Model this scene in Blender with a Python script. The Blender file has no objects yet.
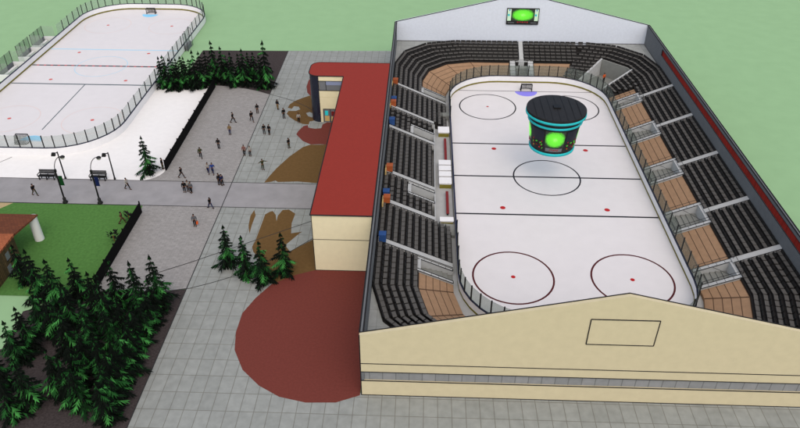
import bpy, bmesh, math, random
from mathutils import Vector, Matrix
random.seed(7)
S = bpy.context.scene
COL = S.collection
PI = math.pi
R = math.radians

# ------------------------------------------------------------------ materials
def lin(c):
    c /= 255.0
    return c / 12.92 if c <= 0.04045 else ((c + 0.055) / 1.055) ** 2.4
def rgb(r, g, b, k=1.0):
    return (min(lin(r) * k, .9), min(lin(g) * k, .9), min(lin(b) * k, .9), 1)

def mat(name, col, rough=.8, noise=0.0, scale=3.0, spec=.25, metal=0.0, emit=None, alpha=1.0, bump=0.0, detail=4):
    m = bpy.data.materials.new(name); m.use_nodes = True
    nt = m.node_tree; b = nt.nodes['Principled BSDF']
    b.inputs['Base Color'].default_value = col
    b.inputs['Roughness'].default_value = rough
    b.inputs['Specular IOR Level'].default_value = spec
    b.inputs['Metallic'].default_value = metal
    b.inputs['Alpha'].default_value = alpha
    if emit:
        b.inputs['Emission Color'].default_value = emit[0]; b.inputs['Emission Strength'].default_value = emit[1]
    if noise or bump:
        tc = nt.nodes.new('ShaderNodeTexCoord')
        n = nt.nodes.new('ShaderNodeTexNoise'); n.inputs['Scale'].default_value = scale; n.inputs['Detail'].default_value = detail
        nt.links.new(tc.outputs['Object'], n.inputs['Vector'])
        if noise:
            hsv = nt.nodes.new('ShaderNodeHueSaturation'); hsv.inputs['Color'].default_value = col
            mr = nt.nodes.new('ShaderNodeMapRange'); mr.inputs['From Min'].default_value = .3; mr.inputs['From Max'].default_value = .7
            mr.inputs['To Min'].default_value = 1 - noise; mr.inputs['To Max'].default_value = 1 + noise
            nt.links.new(n.outputs['Fac'], mr.inputs['Value']); nt.links.new(mr.outputs['Result'], hsv.inputs['Value'])
            nt.links.new(hsv.outputs['Color'], b.inputs['Base Color'])
        if bump:
            bp = nt.nodes.new('ShaderNodeBump'); bp.inputs['Strength'].default_value = bump; bp.inputs['Distance'].default_value = .05
            nt.links.new(n.outputs['Fac'], bp.inputs['Height']); nt.links.new(bp.outputs['Normal'], b.inputs['Normal'])
    return m

def tile_mat(name, c1, c2, cm, w, h, mortar=.03, off=0.0, rot=0.0, noise=.08, nscale=1.5, rough=.85):
    m = bpy.data.materials.new(name); m.use_nodes = True
    nt = m.node_tree; b = nt.nodes['Principled BSDF']; L = nt.links.new
    b.inputs['Roughness'].default_value = rough; b.inputs['Specular IOR Level'].default_value = .2
    tc = nt.nodes.new('ShaderNodeTexCoord'); mp = nt.nodes.new('ShaderNodeMapping'); mp.inputs['Rotation'].default_value = (0, 0, rot)
    br = nt.nodes.new('ShaderNodeTexBrick'); br.offset = off; br.squash = 1
    br.inputs['Color1'].default_value = c1; br.inputs['Color2'].default_value = c2; br.inputs['Mortar'].default_value = cm
    br.inputs['Scale'].default_value = 1; br.inputs['Mortar Size'].default_value = mortar; br.inputs['Mortar Smooth'].default_value = .2
    br.inputs['Brick Width'].default_value = w; br.inputs['Row Height'].default_value = h
    n = nt.nodes.new('ShaderNodeTexNoise'); n.inputs['Scale'].default_value = nscale; n.inputs['Detail'].default_value = 6
    mr = nt.nodes.new('ShaderNodeMapRange'); mr.inputs['From Min'].default_value = .3; mr.inputs['From Max'].default_value = .7
    mr.inputs['To Min'].default_value = 1 - noise; mr.inputs['To Max'].default_value = 1 + noise
    hsv = nt.nodes.new('ShaderNodeHueSaturation')
    L(tc.outputs['Object'], mp.inputs['Vector']); L(mp.outputs['Vector'], br.inputs['Vector']); L(tc.outputs['Object'], n.inputs['Vector'])
    L(n.outputs['Fac'], mr.inputs['Value']); L(mr.outputs['Result'], hsv.inputs['Value']); L(br.outputs['Color'], hsv.inputs['Color'])
    L(hsv.outputs['Color'], b.inputs['Base Color'])
    return m

def glow_screen(name):
    """picture on a lit screen: a green burst fading to black at the edges"""
    m = bpy.data.materials.new(name); m.use_nodes = True
    nt = m.node_tree; b = nt.nodes['Principled BSDF']; L = nt.links.new
    uv = nt.nodes.new('ShaderNodeUVMap')
    mp = nt.nodes.new('ShaderNodeMapping'); mp.inputs['Location'].default_value = (-.5, -.5, 0)
    sep = nt.nodes.new('ShaderNodeVectorMath'); sep.operation = 'LENGTH'
    nz = nt.nodes.new('ShaderNodeTexNoise'); nz.inputs['Scale'].default_value = 14
    ad = nt.nodes.new('ShaderNodeMath'); ad.operation = 'MULTIPLY_ADD'; ad.inputs[1].default_value = .22
    cr = nt.nodes.new('ShaderNodeValToRGB'); e = cr.color_ramp.elements
    e[0].position = .08; e[0].color = (.42, .98, .2, 1)
    e[1].position = .66; e[1].color = (.004, .012, .004, 1)
    k = e.new(.26); k.color = (.16, .93, .03, 1); k = e.new(.5); k.color = (.12, .8, .02, 1)
    L(uv.outputs['UV'], mp.inputs['Vector']); L(mp.outputs['Vector'], sep.inputs[0]); L(uv.outputs['UV'], nz.inputs['Vector'])
    L(nz.outputs['Fac'], ad.inputs[0]); L(sep.outputs['Value'], ad.inputs[2]); L(ad.outputs['Value'], cr.inputs['Fac'])
    b.inputs['Base Color'].default_value = (.01, .01, .01, 1); b.inputs['Roughness'].default_value = .4
    L(cr.outputs['Color'], b.inputs['Emission Color']); b.inputs['Emission Strength'].default_value = .85
    return m

K = .86
M = dict(
    grass=mat('pale_green_ground', rgb(147, 184, 140, K), .95, .03, .35, .05, detail=8),
    lawn=mat('mown_lawn', rgb(80, 122, 62, K), .95, .14, 3.0, .05, bump=.3),
    ice=mat('rink_ice', rgb(224, 221, 222, K), .45, .02, .6, .3),
    snow=mat('packed_snow', rgb(236, 235, 234, K), .8, .025, 1.2, .2),
    slab=tile_mat('plaza_slabs', rgb(149, 153, 150, K), rgb(142, 146, 143, K), rgb(118, 119, 113, K), 1.3, 2.1, .04, noise=.10, nscale=1.3),
    paver=tile_mat('grey_block_paving', rgb(154, 152, 150, K), rgb(144, 142, 140, K), rgb(136, 134, 132, K), .62, .31, .03, .5, noise=.10, nscale=2.2),
    path=mat('concrete_path', rgb(148, 147, 149, K), .9, .09, .55, .15),
    soil=mat('dark_bark_soil', rgb(66, 60, 60, K), 1, .3, 5, .05, bump=.6),
    redpave=mat('red_paving', rgb(112, 57, 50, K), .85, .07, 4, .1),
    brownpave=mat('brown_paving', rgb(104, 80, 48, K), .9, .09, 2.5, .1),
    joint=mat('dark_joint', rgb(45, 45, 46), .9),
    tan=mat('tan_render_wall', rgb(204, 194, 162, K), .85, .035, 1.2, .15),
    cream=mat('cream_render_wall', rgb(232, 223, 188, K), .85, .03, 1.5, .15),
    palewall=mat('pale_blue_wall', rgb(216, 224, 236, K), .8, .035, 2.5, .2),
    darkwall=mat('dark_grey_wall', rgb(108, 112, 116, K), .85, .06, 1.5, .15),
    edge=mat('dark_edge_trim', rgb(26, 26, 28), .8),
    concourse=tile_mat('concourse_tiles', rgb(160, 163, 161, K), rgb(150, 154, 152, K), rgb(128, 130, 128, K), 2.4, 2.4, .02),
    arenafloor=mat('arena_floor_concrete', rgb(172, 173, 172, K), .85, .06, 1, .2),
    row=mat('black_seat_row', rgb(34, 32, 31), .8, .25, 2, .2),
    seat=mat('dark_grey_seat', rgb(82, 80, 77), .6, .2, 1.2, .3),
    seatback=mat('black_seat_back', rgb(20, 18, 17), .6, .1, 3, .3),
    aisle=mat('aisle_concrete', rgb(176, 178, 178, K), .85, .05, 2, .2),
    vom=mat('grey_stair_wall', rgb(182, 185, 186, K), .85, .06, 2, .2),
    vomin=mat('grey_stair_floor', rgb(128, 130, 126, K), .85, .06, 2, .2),
    bleach=mat('brown_deck_boards', rgb(156, 125, 97, K), .75, .08, 1.6, .25),
    bleachline=mat('brown_deck_gap', rgb(74, 54, 40), .9),
    roofred=mat('red_roof_sheet', rgb(140, 47, 36, K), .7, .04, 3, .2),
    floorstandin=tile_mat('floor_stand_in_tiles', rgb(142, 144, 146, K), rgb(134, 137, 139, K), rgb(112, 114, 115, K), 1.22, 30, .05),
    redbrick=tile_mat('red_brick_band', rgb(176, 46, 34, K), rgb(140, 32, 24, K), rgb(90, 30, 24, K), .3, .1, .015, .5),
    navy=mat('navy_curved_glass', rgb(24, 28, 44), .25, .1, 2, .5),
    greywin=mat('grey_window_glass', rgb(106, 110, 116), .25, .05, 1, .5),
    bluewin=mat('blue_window_glass', rgb(128, 138, 168), .2, .05, 1, .5),
    white=mat('white_board_plastic', rgb(236, 236, 238, K), .5, .02, 2, .3),
    kick=mat('yellow_kick_plate', rgb(120, 112, 40, K), .6, .1, 2, .3),
    caprail=mat('navy_cap_rail', rgb(22, 26, 52), .5),
    black=mat('black_painted_metal', rgb(14, 14, 15), .5, .0, 3, .3),
    fence=mat('black_fence_slat', rgb(9, 9, 10), .8, .2, 2, .1),
    linedark=mat('dark_ice_line', rgb(22, 20, 26), .5),
    linered=mat('dark_red_ice_line', rgb(74, 16, 18), .5),
    spotred=mat('red_ice_spot', rgb(170, 24, 26), .5),
    spotpale=mat('faded_red_ice_spot', rgb(196, 92, 86), .5),
    lineblue=mat('pale_blue_ice_line', rgb(166, 206, 226), .5),
    linefaint=mat('faint_pink_ice_line', rgb(214, 196, 192), .5),
    linegrey=mat('grey_green_ice_line', rgb(78, 92, 96), .5),
    crease=mat('violet_goal_crease', rgb(134, 128, 224), .5),
    creaseblue=mat('light_blue_goal_crease', rgb(130, 200, 236), .5),
    net=mat('dark_goal_net', rgb(16, 16, 18), .8),
    bench=mat('dark_red_bench', rgb(112, 26, 26), .6, .1, 3, .3),
    cyan=mat('cyan_ring_paint', rgb(30, 190, 196, K), .5, .06, 3, .3),
    boarddark=mat('scoreboard_black', rgb(26, 26, 27), .6, .15, 1.5, .3),
    boardnavy=mat('scoreboard_navy_panel', rgb(20, 24, 40), .5, .1, 2, .3),
    screen=glow_screen('lit_green_screen'),
    litwhite=mat('lit_pale_panel', rgb(170, 196, 170), .5, .12, 9, .3, emit=((.55, .75, .55, 1), .25)),
    litblue=mat('lit_blue_panel', rgb(20, 60, 150), .5, emit=((.05, .2, .6, 1), .3)),
    litteal=mat('lit_teal_panel', rgb(20, 150, 160), .5, emit=((.04, .5, .5, 1), .3)),
    litred=mat('lit_red_panel', rgb(130, 30, 26), .5, emit=((.3, .02, .02, 1), .2)),
    litgreen=mat('lit_green_panel', rgb(60, 150, 40), .5, emit=((.10, .4, .05, 1), .15)),
    orange=mat('orange_painted_metal', rgb(170, 88, 46, K), .6, .08, 2, .3),
    blue=mat('blue_painted_metal', rgb(42, 80, 140, K), .6, .08, 2, .3),
    tanpanel=mat('beige_panel', rgb(206, 176, 116, K), .7, .05, 2, .2),
    trunk=mat('orange_brown_bark', rgb(138, 66, 34), .9, .2, 6, .1),
    rooftile=tile_mat('brown_roof_tiles', rgb(112, 64, 42, K), rgb(98, 56, 38, K), rgb(70, 42, 30), .4, .3, .02, .5),
    rooforange=tile_mat('orange_roof_tiles', rgb(168, 98, 64, K), rgb(150, 86, 56, K), rgb(110, 62, 42), .4, .3, .02, .5),
    stone=tile_mat('dark_rubble_stone', rgb(92, 74, 48), rgb(68, 58, 38), rgb(48, 42, 30), .5, .28, .03, .5, noise=.3, nscale=4),
    column=mat('white_column', rgb(236, 236, 236, K), .6, .02, 2, .3),
    tanpath=mat('tan_gravel_path', rgb(176, 158, 120, K), .95, .15, 6, .1),
    green_banner=mat('green_banner_cloth', rgb(14, 58, 26), .8, .1, 4, .1),
    blue_banner=mat('navy_banner_cloth', rgb(18, 30, 70), .8, .1, 4, .1),
    globe=mat('pale_lamp_globe', rgb(206, 206, 200), .4, .02, 2, .4),
    skin=mat('skin', rgb(120, 84, 64), .6, .05, 6, .3),
    hair=mat('dark_hair', rgb(26, 20, 17), .8, .1, 9, .2),
    c_black=mat('black_cloth', rgb(18, 18, 20), .9, .15, 9, .1), c_char=mat('charcoal_cloth', rgb(30, 30, 33), .9, .15, 9, .1),
    c_tan=mat('tan_cloth', rgb(112, 92, 62), .9, .12, 9, .1), c_white=mat('white_cloth', rgb(140, 138, 134), .9, .08, 9, .1),
    c_blue=mat('blue_cloth', rgb(38, 58, 116), .9, .12, 9, .1), c_navy=mat('navy_cloth', rgb(26, 34, 66), .9, .12, 9, .1),
    c_olive=mat('olive_cloth', rgb(48, 52, 32), .9, .12, 9, .1), c_orange=mat('orange_cloth', rgb(206, 92, 44), .9, .12, 9, .1),
    c_brown=mat('brown_cloth', rgb(72, 52, 38), .9, .12, 9, .1), c_grey=mat('grey_cloth', rgb(84, 86, 90), .9, .12, 9, .1),
    c_pink=mat('dusty_pink_cloth', rgb(112, 78, 72), .9, .12, 9, .1),
)
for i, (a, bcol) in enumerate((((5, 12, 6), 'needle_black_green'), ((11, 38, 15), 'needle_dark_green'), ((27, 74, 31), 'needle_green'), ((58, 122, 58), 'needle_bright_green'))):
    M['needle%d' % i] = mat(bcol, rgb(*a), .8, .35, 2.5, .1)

def glass_mat(name, col, k, tint=(.93, .96, .93, 1)):
    m = bpy.data.materials.new(name); m.use_nodes = True
    nt = m.node_tree; nt.nodes.remove(nt.nodes['Principled BSDF']); out = nt.nodes['Material Output']; L = nt.links.new
    tr = nt.nodes.new('ShaderNodeBsdfTransparent'); tr.inputs['Color'].default_value = tint
    df = nt.nodes.new('ShaderNodeBsdfDiffuse'); df.inputs['Color'].default_value = col
    gl = nt.nodes.new('ShaderNodeBsdfGlossy'); gl.inputs['Roughness'].default_value = .12
    m1 = nt.nodes.new('ShaderNodeMixShader'); m1.inputs[0].default_value = .12
    m2 = nt.nodes.new('ShaderNodeMixShader'); m2.inputs[0].default_value = k
    L(df.outputs[0], m1.inputs[1]); L(gl.outputs[0], m1.inputs[2]); L(tr.outputs[0], m2.inputs[1]); L(m1.outputs[0], m2.inputs[2]); L(m2.outputs[0], out.inputs['Surface'])
    return m
M['glass'] = glass_mat('rink_glass', rgb(140, 148, 142), .15, (.80, .83, .81, 1))
M['glasspale'] = glass_mat('pale_rink_glass', rgb(196, 204, 198), .13, (.90, .92, .91, 1))

# ------------------------------------------------------------------ builders
def tag(o, label=None, cat=None, group=None, kind=None):
    if label: o['label'] = label
    if cat: o['category'] = cat
    if group: o['group'] = group
    if kind: o['kind'] = kind
    return o
def empty(name, loc, label=None, cat=None, group=None, rz=0):
    o = bpy.data.objects.new(name, None); COL.objects.link(o); o.location = loc; o.rotation_euler = (0, 0, rz)
    o.empty_display_size = .3
    return tag(o, label, cat, group)
def world_loc(o):
    v = Vector((0, 0, 0))
    while o is not None:
        v += Vector(o.location); o = o.parent
    return v

class MB:
    def __init__(s): s.v = []; s.f = []; s.m = []
    def face(s, pts, mi=0):
        n = len(s.v); s.v += [tuple(p) for p in pts]; s.f.append(tuple(range(n, n + len(pts)))); s.m.append(mi); return s
    def box(s, x0, x1, y0, y1, z0, z1, mi=0):
        return s.hexa([(x0, y0, z0), (x1, y0, z0), (x1, y1, z0), (x0, y1, z0)], [(x0, y0, z1), (x1, y0, z1), (x1, y1, z1), (x0, y1, z1)], mi)
    def hexa(s, lo, hi, mi=0):
        n = len(s.v); k = len(lo); s.v += list(lo) + list(hi)
        s.f.append(tuple(range(n + k - 1, n - 1, -1))); s.m.append(mi)
        s.f.append(tuple(range(n + k, n + 2 * k))); s.m.append(mi)
        for i in range(k):
            j = (i + 1) % k; s.f.append((n + i, n + j, n + k + j, n + k + i)); s.m.append(mi)
        return s
    def prism(s, poly, z0, z1, mi=0):
        a = sum(poly[i][0] * poly[(i + 1) % len(poly)][1] - poly[(i + 1) % len(poly)][0] * poly[i][1] for i in range(len(poly)))
        if a < 0: poly = poly[::-1]
        return s.hexa([(x, y, z0) for x, y in poly], [(x, y, z1) for x, y in poly], mi)
    def tube(s, p0, p1, r0, r1=None, n=8, mi=0, cap=True):
        p0 = Vector(p0); p1 = Vector(p1); r1 = r0 if r1 is None else r1
        d = (p1 - p0).normalized(); a = d.orthogonal().normalized(); b = d.cross(a); k = len(s.v)
        for p, r in ((p0, r0), (p1, r1)):
            for i in range(n):
                t = 2 * PI * i / n; s.v.append(tuple(p + a * (r * math.cos(t)) + b * (r * math.sin(t))))
        for i in range(n):
            j = (i + 1) % n; s.f.append((k + i, k + j, k + n + j, k + n + i)); s.m.append(mi)
        if cap:
            s.f.append(tuple(range(k + n - 1, k - 1, -1))); s.m.append(mi); s.f.append(tuple(range(k + n, k + 2 * n))); s.m.append(mi)
        return s
    def path(s, pts, r, n=6, mi=0):
        for a, b in zip(pts, pts[1:]): s.tube(a, b, r, r, n, mi)
        return s
    def lathe(s, prof, n=32, c=(0, 0), mi=0, a0=0.0, a1=2 * PI, closed=True):
        k = len(s.v); cols = n if closed else n + 1
        for r, z in prof:
            for i in range(cols):
                t = a0 + (a1 - a0) * i / n; s.v.append((c[0] + r * math.cos(t), c[1] + r * math.sin(t), z))
        for q in range(len(prof) - 1):
            for i in range(n):
                j = (i + 1) % cols
                s.f.append((k + q * cols + i, k + q * cols + j, k + (q + 1) * cols + j, k + (q + 1) * cols + i)); s.m.append(mi)
        return s
    def strip(s, pts, w, z, mi=0, closed=False):
        """a flat ribbon of width w along pts"""
        n = len(pts); L = []; Rr = []
        for i in range(n):
            a = pts[i - 1] if (i or closed) else pts[i]; b = pts[(i + 1) % n] if (i < n - 1 or closed) else pts[i]
            d = Vector((b[0] - a[0], b[1] - a[1])).normalized(); q = Vector((-d.y, d.x)) * (w / 2)
            L.append((pts[i][0] + q.x, pts[i][1] + q.y, z)); Rr.append((pts[i][0] - q.x, pts[i][1] - q.y, z))
        for i in range(n if closed else n - 1):
            j = (i + 1) % n; s.face([L[i], Rr[i], Rr[j], L[j]], mi)
        return s
    def wallstrip(s, pts, th, z0, z1, mi=0, closed=False, side=1):
        """a vertical wall of thickness th (offset to one side) along pts"""
        n = len(pts); O = []
        for i in range(n):
            a = pts[i - 1] if (i or closed) else pts[i]; b = pts[(i + 1) % n] if (i < n - 1 or closed) else pts[i]
            d = Vector((b[0] - a[0], b[1] - a[1])).normalized(); q = Vector((d.y, -d.x)) * th * side
            O.append((pts[i][0] + q.x, pts[i][1] + q.y))
        for i in range(n if closed else n - 1):
            j = (i + 1) % n
            a, b, c, d = pts[i], pts[j], O[j], O[i]
            s.face([(*a, z0), (*b, z0), (*b, z1), (*a, z1)], mi); s.face([(*d, z0), (*d, z1), (*c, z1), (*c, z0)], mi)
            s.face([(*a, z1), (*b, z1), (*c, z1), (*d, z1)], mi); s.face([(*a, z0), (*d, z0), (*c, z0), (*b, z0)], mi)
            if not closed and i == 0: s.face([(*a, z0), (*a, z1), (*d, z1), (*d, z0)], mi)
            if not closed and i == n - 2: s.face([(*b, z0), (*c, z0), (*c, z1), (*b, z1)], mi)
        return s
    def mesh(s, name, mats, off=Vector((0, 0, 0)), smooth=False):
        me = bpy.data.meshes.new(name)
        me.from_pydata([(v[0] - off.x, v[1] - off.y, v[2] - off.z) for v in s.v], [], s.f)
        for m in (mats if isinstance(mats, (list, tuple)) else [mats]): me.materials.append(m)
        me.polygons.foreach_set('material_index', s.m)
        if smooth: me.polygons.foreach_set('use_smooth', [True] * len(s.f))
        bm = bmesh.new(); bm.from_mesh(me); bmesh.ops.remove_doubles(bm, verts=bm.verts, dist=1e-5); bmesh.ops.recalc_face_normals(bm, faces=bm.faces); bm.to_mesh(me); bm.free()
        me.update()
        return me
    def build(s, name, mats, parent=None, smooth=False, local=False):
        """world coordinates by default, kept where they are when parented to an unrotated thing"""
        off = Vector((0, 0, 0)) if (parent is None or local) else world_loc(parent)
        o = bpy.data.objects.new(name, s.mesh(name, mats, off, smooth)); COL.objects.link(o); o.parent = parent
        return o
def flat(name, poly, z, m, kind='structure', parent=None):
    b = MB(); b.face([(x, y, z) for x, y in poly])
    o = b.build(name, m, parent)
    bm = bmesh.new(); bm.from_mesh(o.data); bmesh.ops.triangulate(bm, faces=bm.faces, ngon_method='EAR_CLIP'); 
    for f in bm.faces:
        if f.normal.z < 0: f.normal_flip()
    bm.to_mesh(o.data); bm.free()
    if kind: o['kind'] = kind
    return o
def copy_tree(o, parent=None):
    c = o.copy(); COL.objects.link(c); c.parent = parent
    for ch in list(o.children): copy_tree(ch, c)
    return c
def rect(x0, x1, y0, y1): return [(x0, y0), (x1, y0), (x1, y1), (x0, y1)]

# ------------------------------------------------------------------ world, sun, camera
w = bpy.data.worlds.new('World'); S.world = w; w.use_nodes = True
nt = w.node_tree; bg = nt.nodes['Background']
sky = nt.nodes.new('ShaderNodeTexSky'); sky.sky_type = 'NISHITA'; sky.sun_disc = False
EL, AZ = R(52), R(168)          # azimuth clockwise from +y
sky.sun_elevation = EL; sky.sun_rotation = AZ; sky.air_density = 1.0; sky.dust_density = 4.0; sky.ozone_density = 1.0
nt.links.new(sky.outputs['Color'], bg.inputs['Color']); bg.inputs['Strength'].default_value = .13
sl = bpy.data.lights.new('sun', 'SUN'); sl.energy = 1.5; sl.angle = R(165); sl.color = (1, .925, .80)
so = bpy.data.objects.new('sun', sl); COL.objects.link(so)
sd = Vector((math.sin(AZ) * math.cos(EL), math.cos(AZ) * math.cos(EL), math.sin(EL)))
so.rotation_euler = sd.to_track_quat('Z', 'Y').to_euler(); so.location = (0, -60, 80)
cd = bpy.data.cameras.new('camera'); cam = bpy.data.objects.new('camera', cd); COL.objects.link(cam)
cd.sensor_width = 36; cd.lens = 705.42 / 800 * 36; cd.clip_end = 3000; cd.clip_start = .5
rv = Vector((.99941, .034232, .002829)); uv_ = Vector((-.021911, .571934, .820007)); fv = uv_.cross(rv)
mw = Matrix((rv, uv_, -fv)).transposed().to_4x4(); mw.translation = (-17.7386, -84.2668, 52.0569); cam.matrix_world = mw
S.camera = cam
S.view_settings.view_transform = 'Standard'; S.view_settings.look = 'None'; S.view_settings.exposure = 0.27; S.view_settings.gamma = 1
S.view_settings.use_curve_mapping = False

# ------------------------------------------------------------------ ground
flat('ground', rect(-700, 700, -400, 900), -.10, M['grass'])
flat('plaza', [(-43.5, -75), (60, -75), (60, -39.4), (-22.9, -39.4), (-22.9, 45.2), (-43.5, 44.4)], -.012, M['slab'])
flat('paved_square', [(-57, -2.9), (-57, .5), (-53.6, .5), (-53.6, 28.3), (-51.1, 27.95), (-48.2, 27.2), (-45.7, 26.25), (-43.5, 25), (-43.5, -25.2), (-45.5, -25.6), (-53.6, -26), (-54.5, -9), (-57, -8.9)], -.022, M['paver'])
flat('path', rect(-120, -29.6, -9, -3), -.008, M['path'])
flat('upper_planting_bed', [(-43.52, 25), (-45.7, 26.25), (-48.2, 27.2), (-51.1, 27.95), (-53.6, 28.3), (-60, 28.6), (-60, 44), (-43.52, 44.4)], -.024, M['soil'])
flat('lower_planting_bed', [(-43.52, -75), (-43.52, -25.3), (-45.5, -25.7), (-53.6, -26.1), (-55.3, -27), (-60, -29.5), (-59.5, -35), (-63, -37), (-66, -75)], -.02, M['soil'])
flat('lawn', [(-71.1, -9.1), (-53.9, -9.1), (-53.6, -12), (-53.6, -26), (-55.4, -27), (-75, -27.1), (-75, -14)], -.014, M['lawn'])
flat('gravel_path', [(-80, -9.1), (-71.1, -9.1), (-74.9, -14), (-80, -14)], -.016, M['tanpath'])
snow = []
for i in range(7):
    t = -PI / 2 + PI / 2 * i / 6; snow.append((-56.6 + 3 * math.cos(t), .0 + 3 * math.sin(t)))
flat('snow_field', [(-120, -3)] + snow + [(-53.6, 28), (-60, 28.2), (-63.5, 30), (-66, 30), (-68, 12), (-76, 8), (-84, 8), (-120, 8)], -.018, M['snow'])
flat('red_entrance_circle', [(-22.9, -39.7), (-25.08, -40.64), (-27.89, -40.75), (-30.48, -40.15), (-32.65, -38.86), (-34.63, -36.94), (-36.01, -34.33), (-36.45, -31.79), (-36.39, -28.91), (-35.47, -26.47), (-34.16, -24.12), (-31.76, -22.4), (-29.62, -21.45), (-22.9, -21.45)], .004, M['redpave'])
A = [(-35.67, 24.79), (-36.7, 24.75), (-37.69, 23.89), (-38.83, 22.64), (-39.49, 21.33), (-39.63, 20.07), (-38.88, 19.71), (-38.69, 20.68), (-37.88, 20.52), (-37.48, 19.58), (-38.08, 18.98), (-39.28, 18.94), (-39.46, 17.99), (-38.74, 16.72), (-37.72, 15.58), (-36.3, 14.48), (-35.36, 14.34), (-35.35, 15.41), (-34.48, 15.8), (-33.49, 15.3), (-33.76, 16.74), (-34.38, 16.35), (-35.85, 17.2), (-36.35, 18.3), (-35.81, 18.7), (-34.66, 17.81), (-34.2, 18.2), (-34.2, 24.5)]
B = [(-37.26, 32.5), (-37.7, 30.91), (-37.71, 28.39), (-37.23, 25.97), (-36.56, 24.75), (-34.6, 25.0), (-34.6, 31.74)]
C = [(-36.81, 11.09), (-36.68, 12.11), (-36.11, 13.78), (-35.5, 14.16), (-35.22, 13.29), (-34.23, 12.98), (-33.23, 13.2), (-33.18, 14.42), (-32.64, 15.16), (-31.88, 15.2), (-29.6, 15.2), (-29.6, 8.14), (-31.51, 8.01), (-32.59, 8.13), (-34.15, 7.99), (-35.49, 8.99), (-36.53, 10.6)]
D = [(-29.6, 8.3), (-32.96, 7.96), (-34.15, 7.95), (-35.22, 7.15), (-36.73, 4.38), (-38.05, 1.0), (-38.73, -1.35), (-39.07, -2.87), (-38.13, -2.63), (-37.65, -2.27), (-37.22, -2.66), (-34.53, -2.42), (-31.94, -2.73), (-29.6, -2.7)]
E1 = [(-39.09, -9.56), (-39.31, -10.86), (-39.12, -12.93), (-38.64, -14.69), (-38.72, -12.69), (-38.67, -10.69)]
E2 = [(-36.98, -9.82), (-37.49, -10.46), (-37.61, -16.17), (-37.76, -17.31), (-37.44, -18.25), (-36.92, -18.92), (-35.8, -20.78), (-34.76, -23.02), (-33.9, -24.3), (-31.12, -23.9), (-29.2, -21.4), (-29.6, -14.9), (-30.66, -15.6), (-33.03, -18.08), (-33.82, -16.87), (-32.46, -14.37), (-32.12, -14.01), (-33.5, -14.41), (-33.77, -12.27), (-33.64, -10.17), (-34.61, -9.25), (-35.41, -9.38), (-35.81, -10.72), (-35.76, -11.89), (-36.12, -10.5), (-36.65, -9.66)]
flat('brown_paving_rosette', A, -.004, M['brownpave']); flat('red_paving_rosette', B, -.008, M['redpave'])
flat('red_paving_blob', C, 0, M['redpave']); flat('brown_paving_fan', D, -.004, M['brownpave'])
flat('brown_paving_sliver', E1, -.004, M['brownpave']); flat('brown_paving_bed', E2, -.004, M['brownpave'])
jb = MB()
jb.strip([(-43.5, 25), (-43.5, -2.95)], .11, 0); jb.strip([(-43.5, -3), (-43.5, -9)], .11, .001); jb.strip([(-43.5, -9.05), (-43.5, -75)], .11, 0)
jb.strip([(-43.5, 44.4), (-43.5, 25.05)], .09, 0)
jb.strip([(-120, -3), (-29.7, -3)], .12, .002); jb.strip([(-120, -9), (-29.7, -9)], .12, .002)
jb.strip([(-53.96, 28.27), (-51.12, 27.95), (-48.2, 27.21), (-45.73, 26.25), (-43.46, 24.99), (-41.0, 23.76), (-38.79, 22.45), (-36.29, 20.3), (-33.72, 17.11), (-32.4, 15.3)], .11, .004)
jb.strip([(-48.34, -23.02), (-44.4, -20.59), (-31.57, -11.89), (-29.6, -10.6)], .10, .003)
jb.strip([(-53.4, -26), (-45.6, -25.7), (-43.13, -25.12), (-41.12, -24.19), (-38.69, -22.87), (-35.92, -20.55), (-33.03, -18.09), (-30.75, -15.49), (-29.6, -14.3)], .10, .0035)
jb.strip([(-77.0, 2.6), (-80.6, -2.8)], .09, .003)
jb.build('pavement_joint_lines', M['joint'])['kind'] = 'structure'

# ------------------------------------------------------------------ ice sheets
def rounded(hw, hl, r, n=8, cx=0, cy=0):
    P = []
    for q, (sx, sy) in enumerate(((1, -1), (1, 1), (-1, 1), (-1, -1))):
        a0 = -PI / 2 + q * PI / 2
        for i in range(n + 1):
            t = a0 + PI / 2 * i / n; P.append((cx + sx * (hw - r) + r * math.cos(t), cy + sy * (hl - r) + r * math.sin(t)))
    return P
def circle(cx, cy, r, n=48, a0=0, a1=2 * PI): return [(cx + r * math.cos(a0 + (a1 - a0) * i / n), cy + r * math.sin(a0 + (a1 - a0) * i / n)) for i in range(n + (0 if a1 - a0 > 6.2 else 1))]
flat('arena_floor', rect(-22.4, 22.4, -39.2, 39.5), -.03, M['arenafloor'])
ice = flat('ice_sheet', rounded(13.0, 31.45, 8.6), 0, M['ice'])
def mark(name, mb, m, par): o = mb.build(name, m, par); return o
for y in (-9.28, 0, 9.28): mark('zone_line', MB().strip([(-12.98, y), (12.98, y)], .30, .006), M['linedark'], ice)
for y in (-27.9, 27.9): mark('goal_line', MB().strip([(-11.3, y), (11.3, y)], .15, .005), M['linedark'], ice)
for (x, y) in ((0, 0), (-6.77, 21.8), (6.77, 21.8)): mark('faceoff_circle', MB().strip(circle(x, y, 4.6), .2, .010, closed=True), M['linedark'], ice)
for (x, y) in ((-6.77, -21.8), (6.77, -21.8)): mark('faceoff_circle', MB().strip(circle(x, y, 4.6), .22, .010, closed=True), M['linered'], ice)
for x in (-6.77, 6.77):
    for y, r in ((21.8, .2), (-21.8, .26), (7.78, .36), (-7.78, .36)):
        mark('faceoff_spot', MB().face([(*q, .012) for q in circle(x, y, r, 16)]), M['spotred'], ice)
cr_ = [(q[0], q[1], .004) for q in circle(0.2, 27.85, 1.9, 20, -PI, 0)]
mark('goal_crease', MB().face(cr_), M['crease'], ice)
OX, OY = -76.6, 35.1
oice = flat('outdoor_ice_sheet', rounded(12.95, 31.6, 8.6, cx=OX, cy=OY), 0, M['ice'])
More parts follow.
